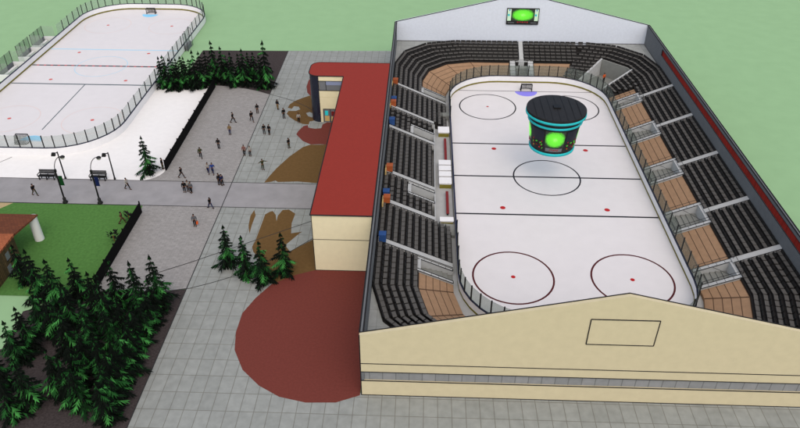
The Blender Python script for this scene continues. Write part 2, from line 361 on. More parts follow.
L_ = lambda y, m, wd: mark('zone_line', MB().strip([(OX - 12.9, y), (OX + 12.9, y)], wd, .006), m, oice)
L_(43.5, M['lineblue'], .36); L_(27.7, M['linegrey'], .36)
cl_ = MB()
for i in range(20):
    x0 = OX - 12.9 + i * 1.29; cl_.strip([(x0, 35.7), (x0 + .86, 35.7)], .42, .006); cl_.strip([(x0 + .86, 35.7), (x0 + 1.29, 35.7)], .42, .006, 1)
mark('centre_line', cl_, [M['linedark'], M['spotred']], oice)
mark('joint_line', MB().strip([(-76.4, 27.6), (-76.4, 11)], .17, .008), M['linegrey'], oice)
mark('goal_line', MB().strip([(OX - 11.3, 7.6), (OX + 11.3, 7.6)], .08, .005), M['linefaint'], oice)
mark('centre_circle', MB().strip(circle(OX, 35.6, 4.6), .12, .009, closed=True), M['lineblue'], oice)
for x in (OX - 6.7, OX + 6.7):
    for y in (56.7, 14.5): mark('faceoff_circle', MB().strip(circle(x, y, 4.6), .11, .009, closed=True), M['linefaint'], oice)
    for y, r in ((56.7, .3), (41.9, .32), (29.5, .32), (14.5, .3)): mark('faceoff_spot', MB().face([(*q, .012) for q in circle(x, y, r, 14)]), M['spotpale'], oice)
for y, s in ((63.6, -1), (7.4, 1)):
    mark('goal_crease', MB().face([(q[0], q[1], .004) for q in (circle(OX, y, 1.7, 16, -PI, 0) if s < 0 else circle(OX, y, 1.7, 16, 0, PI))]), M['creaseblue'], oice)

# ------------------------------------------------------------------ rink boards and glass
def boards(label, cx, cy, hw, hl, r, gap=None, glass='glass', bmat=None, pitch=1.9):
    t = empty('rink_boards', (cx, cy, 0), label, 'rink boards')
    P = rounded(hw, hl, r, 9, cx, cy); O = rounded(hw + .16, hl + .16, r + .16, 9, cx, cy)
    def band(name, z0, z1, m, d0=0.0, d1=0.0):
        a = rounded(hw - d0, hl - d0, r - d0, 9, cx, cy); b = rounded(hw + .16 + d1, hl + .16 + d1, r + .16 + d1, 9, cx, cy); mb = MB(); n = len(a)
        for i in range(n):
            j = (i + 1) % n
            mb.face([(*a[i], z0), (*a[j], z0), (*a[j], z1), (*a[i], z1)]); mb.face([(*b[i], z0), (*b[i], z1), (*b[j], z1), (*b[j], z0)])
            mb.face([(*a[i], z1), (*a[j], z1), (*b[j], z1), (*b[i], z1)]); mb.face([(*a[i], z0), (*b[i], z0), (*b[j], z0), (*a[j], z0)])
        return mb.build(name, m, t)
    band('dasher_board', .262, 1.16, bmat or M['white'])
    if glass != 'glass': band('plinth', -.02, .258, M['white'], -.06, .004)
    band('kick_plate', -.02, .26, M['kick'], .012, .012 if glass == 'glass' else -.04); band('cap_rail', 1.16, 1.25, M['caprail'], .02, .02)
    # joints on the boards
    mid = rounded(hw + .08, hl + .08, r + .08, 9, cx, cy)
    # resample: corners finer than straights
    pts = []
    def seg(a, b, n):
        for i in range(n): pts.append((a[0] + (b[0] - a[0]) * i / n, a[1] + (b[1] - a[1]) * i / n))
    n = len(mid)
    for i in range(n):
        a, b = mid[i], mid[(i + 1) % n]; L = math.dist(a, b)
        seg(a, b, max(1, round(L / (2.5 if L > 20 else pitch))))
    k = len(pts)
    proto = None; pproto = None
    for i in range(k):
        a, b = pts[i], pts[(i + 1) % k]; L = math.dist(a, b); mx, my = (a[0] + b[0]) / 2, (a[1] + b[1]) / 2
        if not (gap and gap(a[0], a[1])):
            if pproto is None: pproto = MB().box(-.065, .065, -.06, .06, 0, 1.95).mesh('glass_post', M['black'])
            q = bpy.data.objects.new('glass_post', pproto); COL.objects.link(q); q.parent = t; q.location = (a[0] - cx, a[1] - cy, 1.25); q.rotation_euler.z = math.atan2(b[1] - a[1], b[0] - a[0])
        if gap and gap(mx, my): continue
        if proto is None: proto = MB().box(-.5, .5, -.012, .012, 0, 1.88).mesh('glass_panel', M[glass])
        g = bpy.data.objects.new('glass_panel', proto); COL.objects.link(g); g.parent = t; g.location = (mx - cx, my - cy, 1.25)
        g.rotation_euler.z = math.atan2(b[1] - a[1], b[0] - a[0]); g.scale = (L - .07, 1, 1)
    return t
boards('white rink boards with dark glass posts around the ice inside the arena', 0, 0, 13.02, 31.5, 8.6, gap=lambda x, y: x < -12.5 and -14 < y < 15)
boards('white rink boards with pale glass around the large outdoor ice rink', OX, OY, 13.0, 31.7, 8.6, gap=lambda x, y: x < OX - 12.5 and 25 < y < 48, glass='glasspale')
# outdoor team boxes on the far-left side of the rink
for i, (y0, y1, lab) in enumerate(((42.2, 47.0, 'glazed team box with white end wall nearest the pale blue line of the outdoor rink'), (36.6, 41.3, 'glazed team box beside the dashed centre line of the outdoor rink'), (28.6, 34.4, 'glazed team box near the grey line, closest to the frame edge at the outdoor rink'))):
    x0, x1 = OX - 15.6, OX - 13.2
    t = empty('team_box', (x0, y0, -.1), lab, 'team box', 'team boxes beside the outdoor rink')
    g = MB(); n = 3
    for k in range(n): g.box(x0, x0 + .03, y0 + (y1 - y0) * k / n + .05, y0 + (y1 - y0) * (k + 1) / n - .05, 1.15, 3.2)
    g.build('back_glass', M['glass'], t)
    for yy in (y0, y1):
        MB().box(x0, x1 - .1, yy - .015, yy + .015, 1.15, 3.2).build('end_glass', M['glasspale'], t)
        MB().box(x0 - .06, x1 - .1, yy - .07, yy + .07, -.1, 1.15).build('end_wall', M['white'], t)
    p = MB()
    for k in range(n + 1): yy = y0 + (y1 - y0) * k / n; p.box(x0 - .04, x0 + .05, yy - .04, yy + .04, 1.15, 3.22)
    p.build('post_row', M['black'], t)
    MB().box(x0 - .06, x0 + .08, y0 + .08, y1 - .08, -.1, 1.14).build('back_wall', M['darkwall'], t)
    MB().box(x0 + .3, x0 + .8, y0 + .3, y1 - .3, .0, .5).build('bench', M['white'], t)
# gate frame on the tree side of the outdoor rink
t = empty('rink_gate', (OX + 13.3, 44.6, -.1), 'dark framed glass gate in the boards beside the trees of the outdoor rink', 'gate')
x0 = OX + 13.3
MB().box(x0, x0 + .06, 43.6, 46.6, 1.0, 3.3).build('glass_leaf', M['glasspale'], t)
MB().path([(x0, 43.5, -.1), (x0, 43.5, 3.4), (x0 + .6, 43.5, 3.4), (x0 + .6, 43.5, -.1)], .05).path([(x0, 46.7, -.1), (x0, 46.7, 3.4), (x0 + .6, 46.7, 3.4), (x0 + .6, 46.7, -.1)], .05).build('frame', M['black'], t)
MB().box(x0 + .1, x0 + .5, 43.7, 46.5, -.1, .9).build('lower_panel', M['darkwall'], t)

# ------------------------------------------------------------------ goals
def goal(x, y, face, label, cat='goal'):
    """face = -1: mouth towards -y"""
    t = empty('hockey_goal', (x, y, 0), label, cat, 'hockey goals'); b = -face
    f = MB(); f.path([(x - .92, y, 0), (x - .92, y, 1.22), (x + .92, y, 1.22), (x + .92, y, 0)], .06, 8)
    f.build('goal_frame', M['black'], t)
    f = MB(); f.path([(x - .92, y + b * .03, .05), (x - 1.0, y + b * .7, .05), (x - .6, y + b * 1.1, .05), (x + .6, y + b * 1.1, .05), (x + 1.0, y + b * .7, .05), (x + .92, y + b * .03, .05)], .05, 6)
    f.path([(x, y + b * 1.1, .05), (x, y + b * .55, 1.2)], .04, 6); f.build('base_frame', M['black'], t)
    n = MB()
    for k in range(13):
        u = -.9 + 1.8 * k / 12; n.path([(x + u, y + b * .02, 1.2), (x + u, y + b * .55, 1.17), (x + u * .9, y + b * 1.08, .06)], .028, 4)
    for k in range(7):
        s = k / 6; yy = y + b * (.55 + .53 * s); zz = 1.17 - 1.1 * s; n.path([(x - .95, y + b * .1, zz), (x - .92, yy, zz), (x + .92, yy, zz), (x + .95, y + b * .1, zz)], .028, 4)
    n.build('goal_net', M['net'], t)
goal(.3, 28.0, -1, 'black goal over the violet crease at the far end of the arena ice')
goal(OX, 63.8, -1, 'black goal at the far curved end of the outdoor rink')
goal(OX - .9, 7.3, 1, 'black goal seen through the near glass of the outdoor rink')

# ------------------------------------------------------------------ arena building
AR = empty('arena_building', (0, -39.6, -.03), 'large roofless arena with tan gabled front wall and dark side walls', 'arena')
YF, YB, XW = -39.6, 39.65, 22.5
def gable(y0, y1, m, name, slit):
    mb = MB(); prof = [(-22.75, 4.22), (22.75, 4.22), (22.75, 7.72), (0, 13.05), (-22.75, 7.72)]
    mb.hexa([(x, y0, z) for x, z in prof], [(x, y1, z) for x, z in prof])
    if slit:
        mb.box(-22.75, 22.75, y0, y1, -.05, 1.94); mb.box(-22.75, 22.75, y0, y1, 3.12, 4.19); mb.box(-22.75, 22.75, y0 + .06, y1, 4.19, 4.22)
    else: mb.box(-22.75, 22.75, y0, y1, -.05, 4.22)
    return mb.build(name, m, AR)
fw = gable(YF, YF + .4, M['tan'], 'front_wall', True)
for x_ in (-22.74, 22.44): MB().box(x_, x_ + .3, YF + .03, YF + .37, 1.94, 3.12).build('slit_pier', M['darkwall'], fw)
sp = MB().box(-2.85, 3.0, YF - .03, YF, 7.42, 10.38).build('wall_panel', M['tan'], fw)
MB().box(-22.43, 22.43, YF + .16, YF + .30, 1.945, 3.115).build('floor_stand_in', M['floorstandin'], fw)  # added panel closing the open slit, stands in for the lit floor inside
pj = MB()
for a, b in (((-2.85, 7.42), (3.0, 7.42)), ((3.0, 7.42), (3.0, 10.38)), ((3.0, 10.38), (-2.85, 10.38)), ((-2.85, 10.38), (-2.85, 7.42))):
    pj.tube((a[0], YF - .03, a[1]), (b[0], YF - .03, b[1]), .05, n=6)
pj.build('panel_joint', M['edge'], sp)
tr = MB()
for y in (YF + .02,):
    tr.tube((-22.75, y + .36, 7.73), (0, y + .36, 13.06), .06, n=6); tr.tube((0, y + .36, 13.06), (22.75, y + .36, 7.73), .06, n=6); tr.tube((-22.75, y - .02, 0), (-22.75, y - .02, 7.74), .05, n=6); tr.tube((22.75, y - .02, 0), (22.75, y - .02, 7.74), .05, n=6)
for z in (1.94, 3.12, 4.2): tr.tube((-22.75, YF - .005, z), (22.75, YF - .005, z), .045, n=6)
tr.tube((-22.75, YF - .01, .0), (22.75, YF - .01, .0), .05, n=6)
tr.build('edge_trim', M['edge'], fw)
bw = gable(YB, YB + .4, M['palewall'], 'rear_wall', False)
tr = MB(); tr.tube((-22.75, YB + .02, 7.74), (0, YB + .02, 13.07), .07, n=6); tr.tube((0, YB + .02, 13.07), (22.75, YB + .02, 7.74), .07, n=6); tr.tube((-22.45, YB - .01, 4.24), (22.45, YB - .01, 4.24), .05, n=6)
tr.build('edge_trim', M['edge'], bw)
# side walls; the right one carries a recessed red band
def side_wall(s):
    mb = MB(); x0, x1 = (22.42, 22.75) if s > 0 else (-22.75, -22.42); y0, y1 = YF + .405, YB - .005
    if s > 0:
        mb.box(x0, x1, y0, y1, -.05, 6.15); mb.box(x0, x1, y0, y1, 7.25, 7.7); mb.box(x0, x1, 29.8, y1, 6.15, 7.25); mb.box(x0, x1, y0, -33, 6.15, 7.25)
    else: mb.box(x0, x1, y0, y1, -.05, 7.7)
    o = mb.build('side_wall', M['darkwall'], AR)
    e = MB(); xi = 22.42 if s > 0 else -22.42
    e.tube((xi, y0, 7.72), (xi, y1, 7.72), .075, n=6); e.tube((s * 22.75, y0, 7.72), (s * 22.75, y1, 7.72), .075, n=6); e.tube((xi, y0 + 10, 4.24), (xi, y1 - .3, 4.24), .04, n=6)
    if s > 0:
        e.box(x0 + .02, x0 + .06, -33, 29.8, 6.15, 6.2); e.box(22.44, 22.70, -33, 29.8, 7.14, 7.24); e.box(x0 + .02, x1 - .02, 29.7, 29.79, 6.2, 7.14)
        MB().box(22.56, 22.70, -33, 29.7, 6.16, 7.13).build('brick_band', M['redbrick'], o)
    e.build('edge_trim', M['edge'], o)
side_wall(1); side_wall(-1)
# concourse slab in the corners behind the stands
def interp(t, a, b, c):
    return a + (b - a) * t / .555 if t < .555 else b + (c - b) * (t - .555) / .445
def geom(t): return interp(t, 12, 9.1, 6.7), interp(t, 28.9, 26.7, 25.2), interp(t, 10.4, 8.5, 7.0)
def station(st, t):
    k, v = st; cx, cy, r = geom(t)
    if k == 'R': return (cx + r, v)
    if k == 'L': return (-cx - r, v)
    if k == 'F': return (v, cy + r)
    sx, sy = {'FR': (1, 1), 'FL': (-1, 1), 'NR': (1, -1), 'NL': (-1, -1)}[k]
    return (sx * (cx + r * math.cos(R(v))), sy * (cy + r * math.sin(R(v))))
def zt(t): return 4.2 - (22.4 - sum(geom(t)[i] for i in (0, 2))) * .4375
for sx, sy, nm in ((1, 1, 'FR'), (-1, 1, 'FL'), (-1, -1, 'NL'), (1, -1, 'NR')):
    P = [station((nm, a), 0) for a in (0, 30, 60, 90)]
    yl = YB if sy > 0 else -39.2
    poly = P + [(P[-1][0], yl), (sx * 22.4, yl), (sx * 22.4, P[0][1])]
    MB().prism(poly, 3.95, 4.2).build('concourse_slab', M['concourse'], AR)

# screen on the rear wall
def uvquad(name, c, ux, uz, m, parent, n):
    """flat lit picture: corners c, c+ux, c+ux+uz, c+uz"""
    off = world_loc(parent); me = bpy.data.meshes.new(name); c = Vector(c) - off; ux = Vector(ux); uz = Vector(uz)
    me.from_pydata([c, c + ux, c + ux + uz, c + uz], [], [(0, 1, 2, 3)]); me.uv_layers.new(name='UVMap')
    for i, q in enumerate(((0, 0), (1, 0), (1, 1), (0, 1))): me.uv_layers[0].data[i].uv = q
    me.materials.append(m); o = bpy.data.objects.new(name, me); COL.objects.link(o); o.parent = parent; return o
sx0, sx1, sz0, sz1, sy_ = -2.85, 2.85, 7.62, 10.55, YB - .005
t = empty('wall_screen', (0, sy_, sz0), 'wide video screen glowing bright green on the pale rear gable wall', 'screen')
MB().box(sx0, sx1, sy_ - .25, sy_, sz0, sz1).build('screen_cabinet', M['boarddark'], t)
uvquad('screen_face', (sx0 + .95, sy_ - .256, sz0 + .72), (3.8, 0, 0), (0, 0, 2.1), M['screen'], t, 0)
for s, xx in ((-1, sx0 + .12), (1, sx1 - .78)):
    q = MB().box(xx, xx + .66, sy_ - .27, sy_ - .25, sz0 + .72, sz1 - .12).build('side_panel', M['litwhite'], t)
    MB().box(xx + .25, xx + .42, sy_ - .28, sy_ - .271, sz1 - .45, sz1 - .15).build('blue_figure', M['litblue'], q)
    MB().box(xx + .05, xx + .4, sy_ - .28, sy_ - .271, sz1 - 1.35, sz1 - 1.0).build('teal_figure', M['litteal'], q)
rb = MB()
for k in range(5): rb.box(-.95 + k * .42, -.68 + k * .42, sy_ - .265, sy_ - .25, sz0 + .36 + .05 * (k % 2), sz0 + .58)
rb.build('red_ticker', M['litred'], t)
gb = MB().box(sx0 + .3, sx0 + 1.4, sy_ - .265, sy_ - .25, sz0 + .3, sz0 + .42).box(sx1 - 1.4, sx1 - .3, sy_ - .265, sy_ - .25, sz0 + .3, sz0 + .42); gb.build('grey_ticker', M['darkwall'], t)

# ------------------------------------------------------------------ grandstands
NU, NL = 6, 5
T_UP = [.555 * i / NU for i in range(NU + 1)]; T_LO = [.555 + .445 * i / NL for i in range(NL + 1)]
TS = T_UP + T_LO[1:]
seat_me = None
def seat_mesh():
    mb = MB()
    mb.box(-.40, .40, -.16, .25, .27, .35)                 # pad (local +y = towards the rink)
    mb.box(-.05, .05, -.1, .1, 0, .27, 1)
    mb.hexa([(-.42, -.27, .28), (.42, -.27, .28), (.42, -.19, .28), (-.42, -.19, .28)], [(-.41, -.35, .60), (.41, -.35, .60), (.41, -.28, .60), (-.41, -.28, .60)], 1)
    return mb.mesh('seat', [M['seat'], M['seatback']])
seat_me = seat_mesh()
def stand(name, label, stations, rows, cat, seats=True, group=None, skirt=True):
    """rows: list of row numbers (0 = top). One thing; each row a part, each seat a sub-part."""
    c = station(stations[len(stations) // 2], TS[rows[len(rows) // 2]])
    t = empty(name, (c[0], c[1], -.03), label, cat, group)
    for r in rows:
        ta, tb = TS[r], TS[r + 1]; z = (zt(ta) + zt(tb)) / 2; zl = max(z - .75, -.03)
        mb = MB()
        for a, b in zip(stations, stations[1:]):
            oa, ob, ib, ia = station(a, ta), station(b, ta), station(b, tb), station(a, tb)
            zo, zi = (z, z) if seats else (zt(ta), zt(tb))
            mb.hexa([(*oa, zl), (*ob, zl), (*ib, zl), (*ia, zl)], [(*oa, zo), (*ob, zo), (*ib, zi), (*ia, zi)])
        row = mb.build('seat_row' if seats else 'deck_strip', M['row'] if seats else M['bleach'], t)
        off = world_loc(row)
        if seats:
            for a, b in zip(stations, stations[1:]):
                tm = ta + (tb - ta) * .52
                p, q = Vector(station(a, tm)), Vector(station(b, tm)); L = (q - p).length; n = int((L - .1) / .86)
                if n < 1: continue
                d = (q - p) / L; nin = Vector(station(a, tb)) - Vector(station(a, ta)); nn = Vector((-d.y, d.x))
                if nn.dot(nin) < 0: nn = -nn
                ang = math.atan2(nn.y, nn.x) - PI / 2
                for i in range(n):
                    pos = p + d * (L * (i + .5) / n)
                    s = bpy.data.objects.new('seat', seat_me); COL.objects.link(s); s.parent = row; s.location = (pos.x - off.x, pos.y - off.y, z - off.z); s.rotation_euler.z = ang
        else:
            ln = MB()
            for a, b in zip(stations, stations[1:]):
                te = ta + (tb - ta) * .09; oa, ob, ib, ia = station(a, ta), station(b, ta), station(b, te), station(a, te)
                ln.face([(*oa, zt(ta) + .008), (*ob, zt(ta) + .008), (*ib, zt(te) + .008), (*ia, zt(te) + .008)])
            for a in stations[1:-1]:
                p, q = Vector(station(a, ta)), Vector(station(a, tb)); d = (q - p).normalized() ; nn = Vector((-d.y, d.x)) * .09
                ln.face([(*(p + nn), zt(ta) + .013), (*(p - nn), zt(ta) + .013), (*(q - nn), zt(tb) + .013), (*(q + nn), zt(tb) + .013)])
            ln.build('board_gap', M['bleachline'], row)
    return t
# right side, upper rows
UP = list(range(NU)); LO = list(range(NU, NU + NL)); ALL = UP + LO
RS = [(11.65, 20.95, 'between the two aisles nearest the corner tunnel'), (.45, 10.75, 'behind the brown deck just beyond the centre line'), (-10.7, -.45, 'behind the brown deck short of centre line'), (-20.45, -11.6, 'behind the brown deck beside the near red circle')]
for a, b, tx in RS:
    stand('seating_block', 'dark seats below the brick band ' + tx, [('R', a), ('R', b)], UP, 'seating', group='upper seating blocks below the brick band')
stand('seating_block', 'dark seats curving around the near corner on the brick band side behind the gable', [('R', -21.4), ('NR', 0), ('NR', 30), ('NR', 60), ('NR', 90)], UP, 'seating', group='corner seating blocks')
cornerR = [('FR', 60 - 0), ('FR', 60)]
# far right corner: seats above and either side of the tunnel
stand('seating_block', 'dark upper seats sweeping round the far corner above the grey tunnel', [('R', 21.85), ('FR', 0), ('FR', 30), ('FR', 60), ('FR', 90), ('F', 10.0)], UP[:4], 'seating', group='corner seating blocks')
stand('seating_block', 'short dark lower seat rows between the grey tunnel and the narrow brown deck', [('R', 25.1), ('FR', 0), ('FR', 22)], [4, 5] + LO, 'seating', group='corner seating blocks')
stand('seating_block', 'dark lower seat rows between the rear brown deck and the grey tunnel', [('FR', 64), ('FR', 90)], [4, 5] + LO[:-1], 'seating', group='corner seating blocks')
stand('seating_block', 'two short dark seat rows directly above the narrow brown deck', [('R', 21.9), ('R', 25.05)], [4, 5], 'seating', group='corner seating blocks')
# rear
stand('seating_block', 'dark rear seats under the screen, tunnel side of the rear aisle', [('F', .5), ('F', 9.95)], UP, 'seating', group='rear seating blocks')
stand('seating_block', 'dark rear seats under the pale wall, red roof side of the rear aisle', [('F', -.5), ('FL', 90)], UP, 'seating', group='rear seating blocks')
stand('seating_block', 'dark seats curving around the far corner nearest the red roof', [('L', 21.45), ('FL', 0), ('FL', 30), ('FL', 60), ('FL', 90)][::1], UP, 'seating', group='corner seating blocks')
# left side: rows run down to the benches
LB = UP + LO[:2]
stand('seating_block', 'dark seats beside the red roof between the first two aisles from the rear', [('L', 12.95), ('L', 20.55)], ALL, 'seating', group='seating blocks beside the red roof')
stand('seating_block', 'narrow dark seating block between the second and third aisles from the rear', [('L', 9.6), ('L', 12.1)], LB, 'seating', group='seating blocks beside the red roof')
stand('seating_block', 'dark upper seats over the rear stairwell beside the players benches', [('L', 6.4), ('L', 9.5)], UP[:4], 'seating', group='seating blocks beside the red roof')
stand('seating_block', 'largest dark seating block behind the white scorers boxes', [('L', -5.7), ('L', 5.55)], LB, 'seating', group='seating blocks beside the red roof')
stand('seating_block', 'dark upper seats over the front stairwell beside the players benches', [('L', -9.3), ('L', -6.55)], UP[:4], 'seating', group='seating blocks beside the red roof')
stand('seating_block', 'narrow dark seating block below the front stairwell beside the players benches', [('L', -12.5), ('L', -9.4)], LB, 'seating', group='seating blocks beside the red roof')
stand('seating_block', 'dark seats reaching down to the boards just past the players benches', [('L', -20.55), ('L', -13.35)], ALL, 'seating', group='seating blocks beside the red roof')
stand('seating_block', 'dark seats curving around the near corner beside the red paved circle', [('L', -21.4), ('NL', 0), ('NL', 30), ('NL', 60), ('NL', 90)], UP, 'seating', group='corner seating blocks')
# brown decks
DK = 'empty brown decks of the arena'
for a, b, tx in ((13.4, 20.05, 'brown stepped deck between the two farthest stairwells on the brick band side'), (2.1, 8.9, 'brown stepped deck just beyond the centre line on the brick band side'), (-8.9, -2.35, 'brown stepped deck just short of the centre line on the brick band side'), (-20.3, -13.55, 'brown stepped deck beside the nearest faceoff circles on the brick band side')):
    stand('bleacher_deck', tx, [('R', a), ('R', b)], LO, 'bleacher', False, DK)
stand('bleacher_deck', 'brown stepped deck curving behind the tan gable on the brick band side', [('R', -23.85), ('NR', 0), ('NR', 30), ('NR', 60), ('NR', 90)], LO, 'bleacher', False, DK)
stand('bleacher_deck', 'narrow brown deck strip next to the grey corner tunnel', [('R', 23.2), ('R', 24.95)], LO, 'bleacher', False, DK)
stand('bleacher_deck', 'straight brown deck behind the goal, tunnel side of the rear stairwell', [('F', 2.15), ('F', 8.6)], LO, 'bleacher', False, DK)
stand('bleacher_deck', 'long brown deck wrapping the far corner nearest the red roof', [('L', 24.05), ('FL', 0), ('FL', 30), ('FL', 60), ('FL', 90), ('F', -2.2)], LO, 'bleacher', False, DK)
stand('bleacher_deck', 'brown deck wrapping the near corner beside the red paved circle', [('L', -23.95), ('NL', 0), ('NL', 30), ('NL', 60), ('NL', 90)], LO, 'bleacher', False, DK)

# aisles
def aisle(label, side, v, wd, t0, t1):
    st0 = station((side, v), t0); t = empty('seating_aisle', (st0[0], st0[1], zt(t0)), label, 'aisle', 'pale sloping aisles of the arena')
    mb = MB(); cut = [t0] + ([.555] if t0 < .555 < t1 - .01 else []) + [t1]
    for ta, tb in zip(cut, cut[1:]):
        a = station((side, v - wd / 2), ta); b = station((side, v + wd / 2), ta); c = station((side, v + wd / 2), tb); d = station((side, v - wd / 2), tb)
        za, zb = zt(ta) + .36, zt(tb) + .36
        mb.hexa([(*a, za - .9), (*b, za - .9), (*c, zb - .9), (*d, zb - .9)], [(*a, za), (*b, za), (*c, zb), (*d, zb)])
    mb.build('walkway', M['aisle'], t)
    e = MB()
    for s in (-1, 1):
        p = station((side, v + s * wd / 2), t0); q = station((side, v + s * wd / 2), t1)
        e.tube((*p, zt(t0) + .40), (*q, zt(t1) + .40), .04, n=5)
    e.build('edge_trim', M['edge'], t)
for v, tx in ((21.4, 'farthest'), (11.2, 'second farthest'), (0, 'middle'), (-11.15, 'second nearest'), (-20.92, 'nearest')):
    aisle('%s pale sloping aisle on the brick band side of the arena' % tx, 'R', v, .9, 0.0, .555)
for v, tx, t1 in ((20.95, 'farthest', 1.0), (12.5, 'second farthest', .77), (5.98, 'third farthest', .77), (-6.12, 'third nearest', .77), (-12.9, 'second nearest', .77), (-20.95, 'nearest', 1.0)):
    aisle('%s pale sloping aisle on the red roof side of the arena' % tx, 'L', v, .85, .02, t1)
aisle('pale sloping aisle below the green screen at the rear of the arena', 'F', 0, .85, 0, .5)

# stairwells (vomitories)
def stairwell(label, side, v0, v1, t0, t1, wth=.55, rail=True, zf=.25):
    P = lambda v, t: station((side, v), t)
    c = P((v0 + v1) / 2, (t0 + t1) / 2); t = empty('entry_stairwell', (c[0], c[1], -.03), label, 'stairwell', 'grey entry stairwells of the arena')
    for a, b in ((v0, v0 + wth), (v1 - wth, v1)):
        q = [P(a, t0), P(b, t0), P(b, t1), P(a, t1)]; zz = [zt(t0) + .2, zt(t0) + .2, zt(t1) + .2, zt(t1) + .2]
        wl = MB().hexa([(*k, -.03) for k in q], [(*k, z) for k, z in zip(q, zz)]).build('side_wall', M['vom'], t)
        e = MB()
        for i in range(4): e.tube((*q[i], zz[i] + .01), (*q[(i + 1) % 4], zz[(i + 1) % 4] + .01), .05, n=5)
        for i in range(1, 5):
            s = t0 + (t1 - t0) * i / 5; e.tube((*P(a, s), zt(s) + .21), (*P(b, s), zt(s) + .21), .02, n=5)
        e.build('edge_trim', M['edge'], wl)
    q = [P(v0 + wth, t0), P(v1 - wth, t0), P(v1 - wth, t0 + .05), P(v0 + wth, t0 + .05)]
    MB().hexa([(*k, -.03) for k in q], [(*k, zt(t0) + .1) for k in q]).build('back_wall', M['vom'], t)
    n = 6; fl = MB()
    for i in range(n):
        ta, tb = t0 + .055 + (t1 - t0 - .055) * i / n, t0 + .055 + (t1 - t0 - .055) * (i + 1) / n; z = (zt(t0) - 1.0) * (1 - i / n) * .6 + zf
        z = min(z, zt(tb) - .35); z = max(z, .05)
        k = [P(v0 + wth, ta), P(v1 - wth, ta), P(v1 - wth, tb), P(v0 + wth, tb)]
        fl.hexa([(*w, -.03) for w in k], [(*w, z) for w in k])
    fl.build('stair_floor', M['vomin'], t)
    if rail:
        r = MB(); h = .95
        for v in (v0 + wth / 2, v1 - wth / 2):
            a, b = P(v, t0), P(v, t1); r.path([(*a, zt(t0) + .2), (*a, zt(t0) + h), (*b, zt(t1) + h), (*b, zt(t1) + .2)], .03, 5)
        a, b = P(v0 + wth / 2, t0), P(v1 - wth / 2, t0); r.path([(*a, zt(t0) + h), (*b, zt(t0) + h)], .03, 5)
        m_ = (t0 + t1) / 2
        r.path([(*P(v0 + wth, t0 + .06), zt(t0) - .2), (*P(v1 - wth, m_), zt(m_) + .1)], .025, 5)
        r.build('handrail', M['black'], t)
for a, b, tx in ((20.1, 23.15, 'farthest'), (9.0, 13.3, 'second farthest'), (-2.25, 2.05, 'middle'), (-13.45, -9.0, 'second nearest'), (-23.8, -20.4, 'nearest')):
    stairwell('%s grey railed stairwell between brown decks on the brick band side' % tx, 'R', a, b, .53, 1.0)
stairwell('pale stairwell behind the far goal, below the screen', 'F', -2.1, 2.1, .5, 1.0, 1.0, rail=False)
stairwell('grey stairwell on the red roof side beside the far corner brown deck', 'L', 21.45, 24.0, .53, 1.0, .4, rail=False)
stairwell('grey stairwell sunk into the seats by the farther players bench', 'L', 6.4, 9.5, .37, .77, .4, rail=False)
stairwell('grey stairwell sunk into the seats by the nearer players bench', 'L', -9.3, -6.5, .37, .77, .4, rail=False)
stairwell('grey stairwell on the red roof side beside the near corner brown deck', 'L', -23.9, -21.35, .53, 1.0, .4, rail=False)
# corner tunnel
t = empty('corner_tunnel', (15.5, 32.8, -.03), 'wide grey tunnel opening cut through the seats of the far corner', 'tunnel')
a0, a1 = 24, 62
ptsT = lambda a, tt: station(('FR', a), tt)
tb0 = TS[4]
q = [ptsT(a0, tb0), ptsT(30, tb0), ptsT(60, tb0), ptsT(a1, tb0)]
MB().wallstrip(q, .3, -.03, zt(tb0) + .15, side=-1).build('back_wall', M['vomin'], t)
for a, d in ((a0, -1), (a1, 1)):
    A_, B_ = Vector(ptsT(a, tb0)), Vector(ptsT(a, 1.0)); dd = (B_ - A_).normalized(); nn = Vector((-dd.y, dd.x)) * .35 * (1 if d > 0 else -1) * -1
    k = [tuple(A_), tuple(B_), tuple(B_ + nn), tuple(A_ + nn)]; z = [zt(tb0) + .25, zt(1) + .4, zt(1) + .4, zt(tb0) + .25]
    MB().hexa([(*p, -.03) for p in k], [(*p, zz) for p, zz in zip(k, z)]).build('side_wall', M['vom'], t)
f = [ptsT(a0, tb0), ptsT(30, tb0), ptsT(60, tb0), ptsT(a1, tb0), ptsT(a1, 1), ptsT(a0, 1)]
MB().prism(f, -.03, .02).build('tunnel_floor', M['vomin'], t)

# ------------------------------------------------------------------ benches, scorers' boxes
t = empty('bench_platform', (-14.45, .5, -.03), 'long grey floor strip of the players benches behind the boards', 'platform')
MB().box(-15.55, -13.35, -13.0, 16.0, -.03, .32).build('platform_floor', M['arenafloor'], t)
MB().box(-15.72, -15.58, -13.0, 16.0, -.03, 1.15).build('back_wall', M['vom'], t)
MB().box(-15.72, -13.25, 16.0, 17.2, -.03, 1.1).hexa([(-15.72, -14.6, -.03), (-13.25, -14.6, -.03), (-13.25, -13.0, -.03), (-15.72, -13.0, -.03)], [(-15.72, -14.6, .75), (-13.25, -14.6, .35), (-13.25, -13.0, .9), (-15.72, -13.0, 1.1)]).build('end_block', M['vomin'], t)
def box_counter(y0, y1, label, grp):
    t = empty('scorer_box', (-14.2, (y0 + y1) / 2, .32), label, 'counter', grp)
    MB().box(-15.0, -13.42, y0 + .14, y1 - .14, .32, 1.06).build('counter_body', M['white'], t)
    MB().box(-15.08, -13.36, y0 + .06, y1 - .06, 1.06, 1.14).build('counter_top', M['white'], t)
    MB().box(-15.0, -13.42, y0 + .08, y0 + .135, .32, .9).build('kick_plate', M['kick'], t)
G1 = 'white scorers boxes at the centre line'
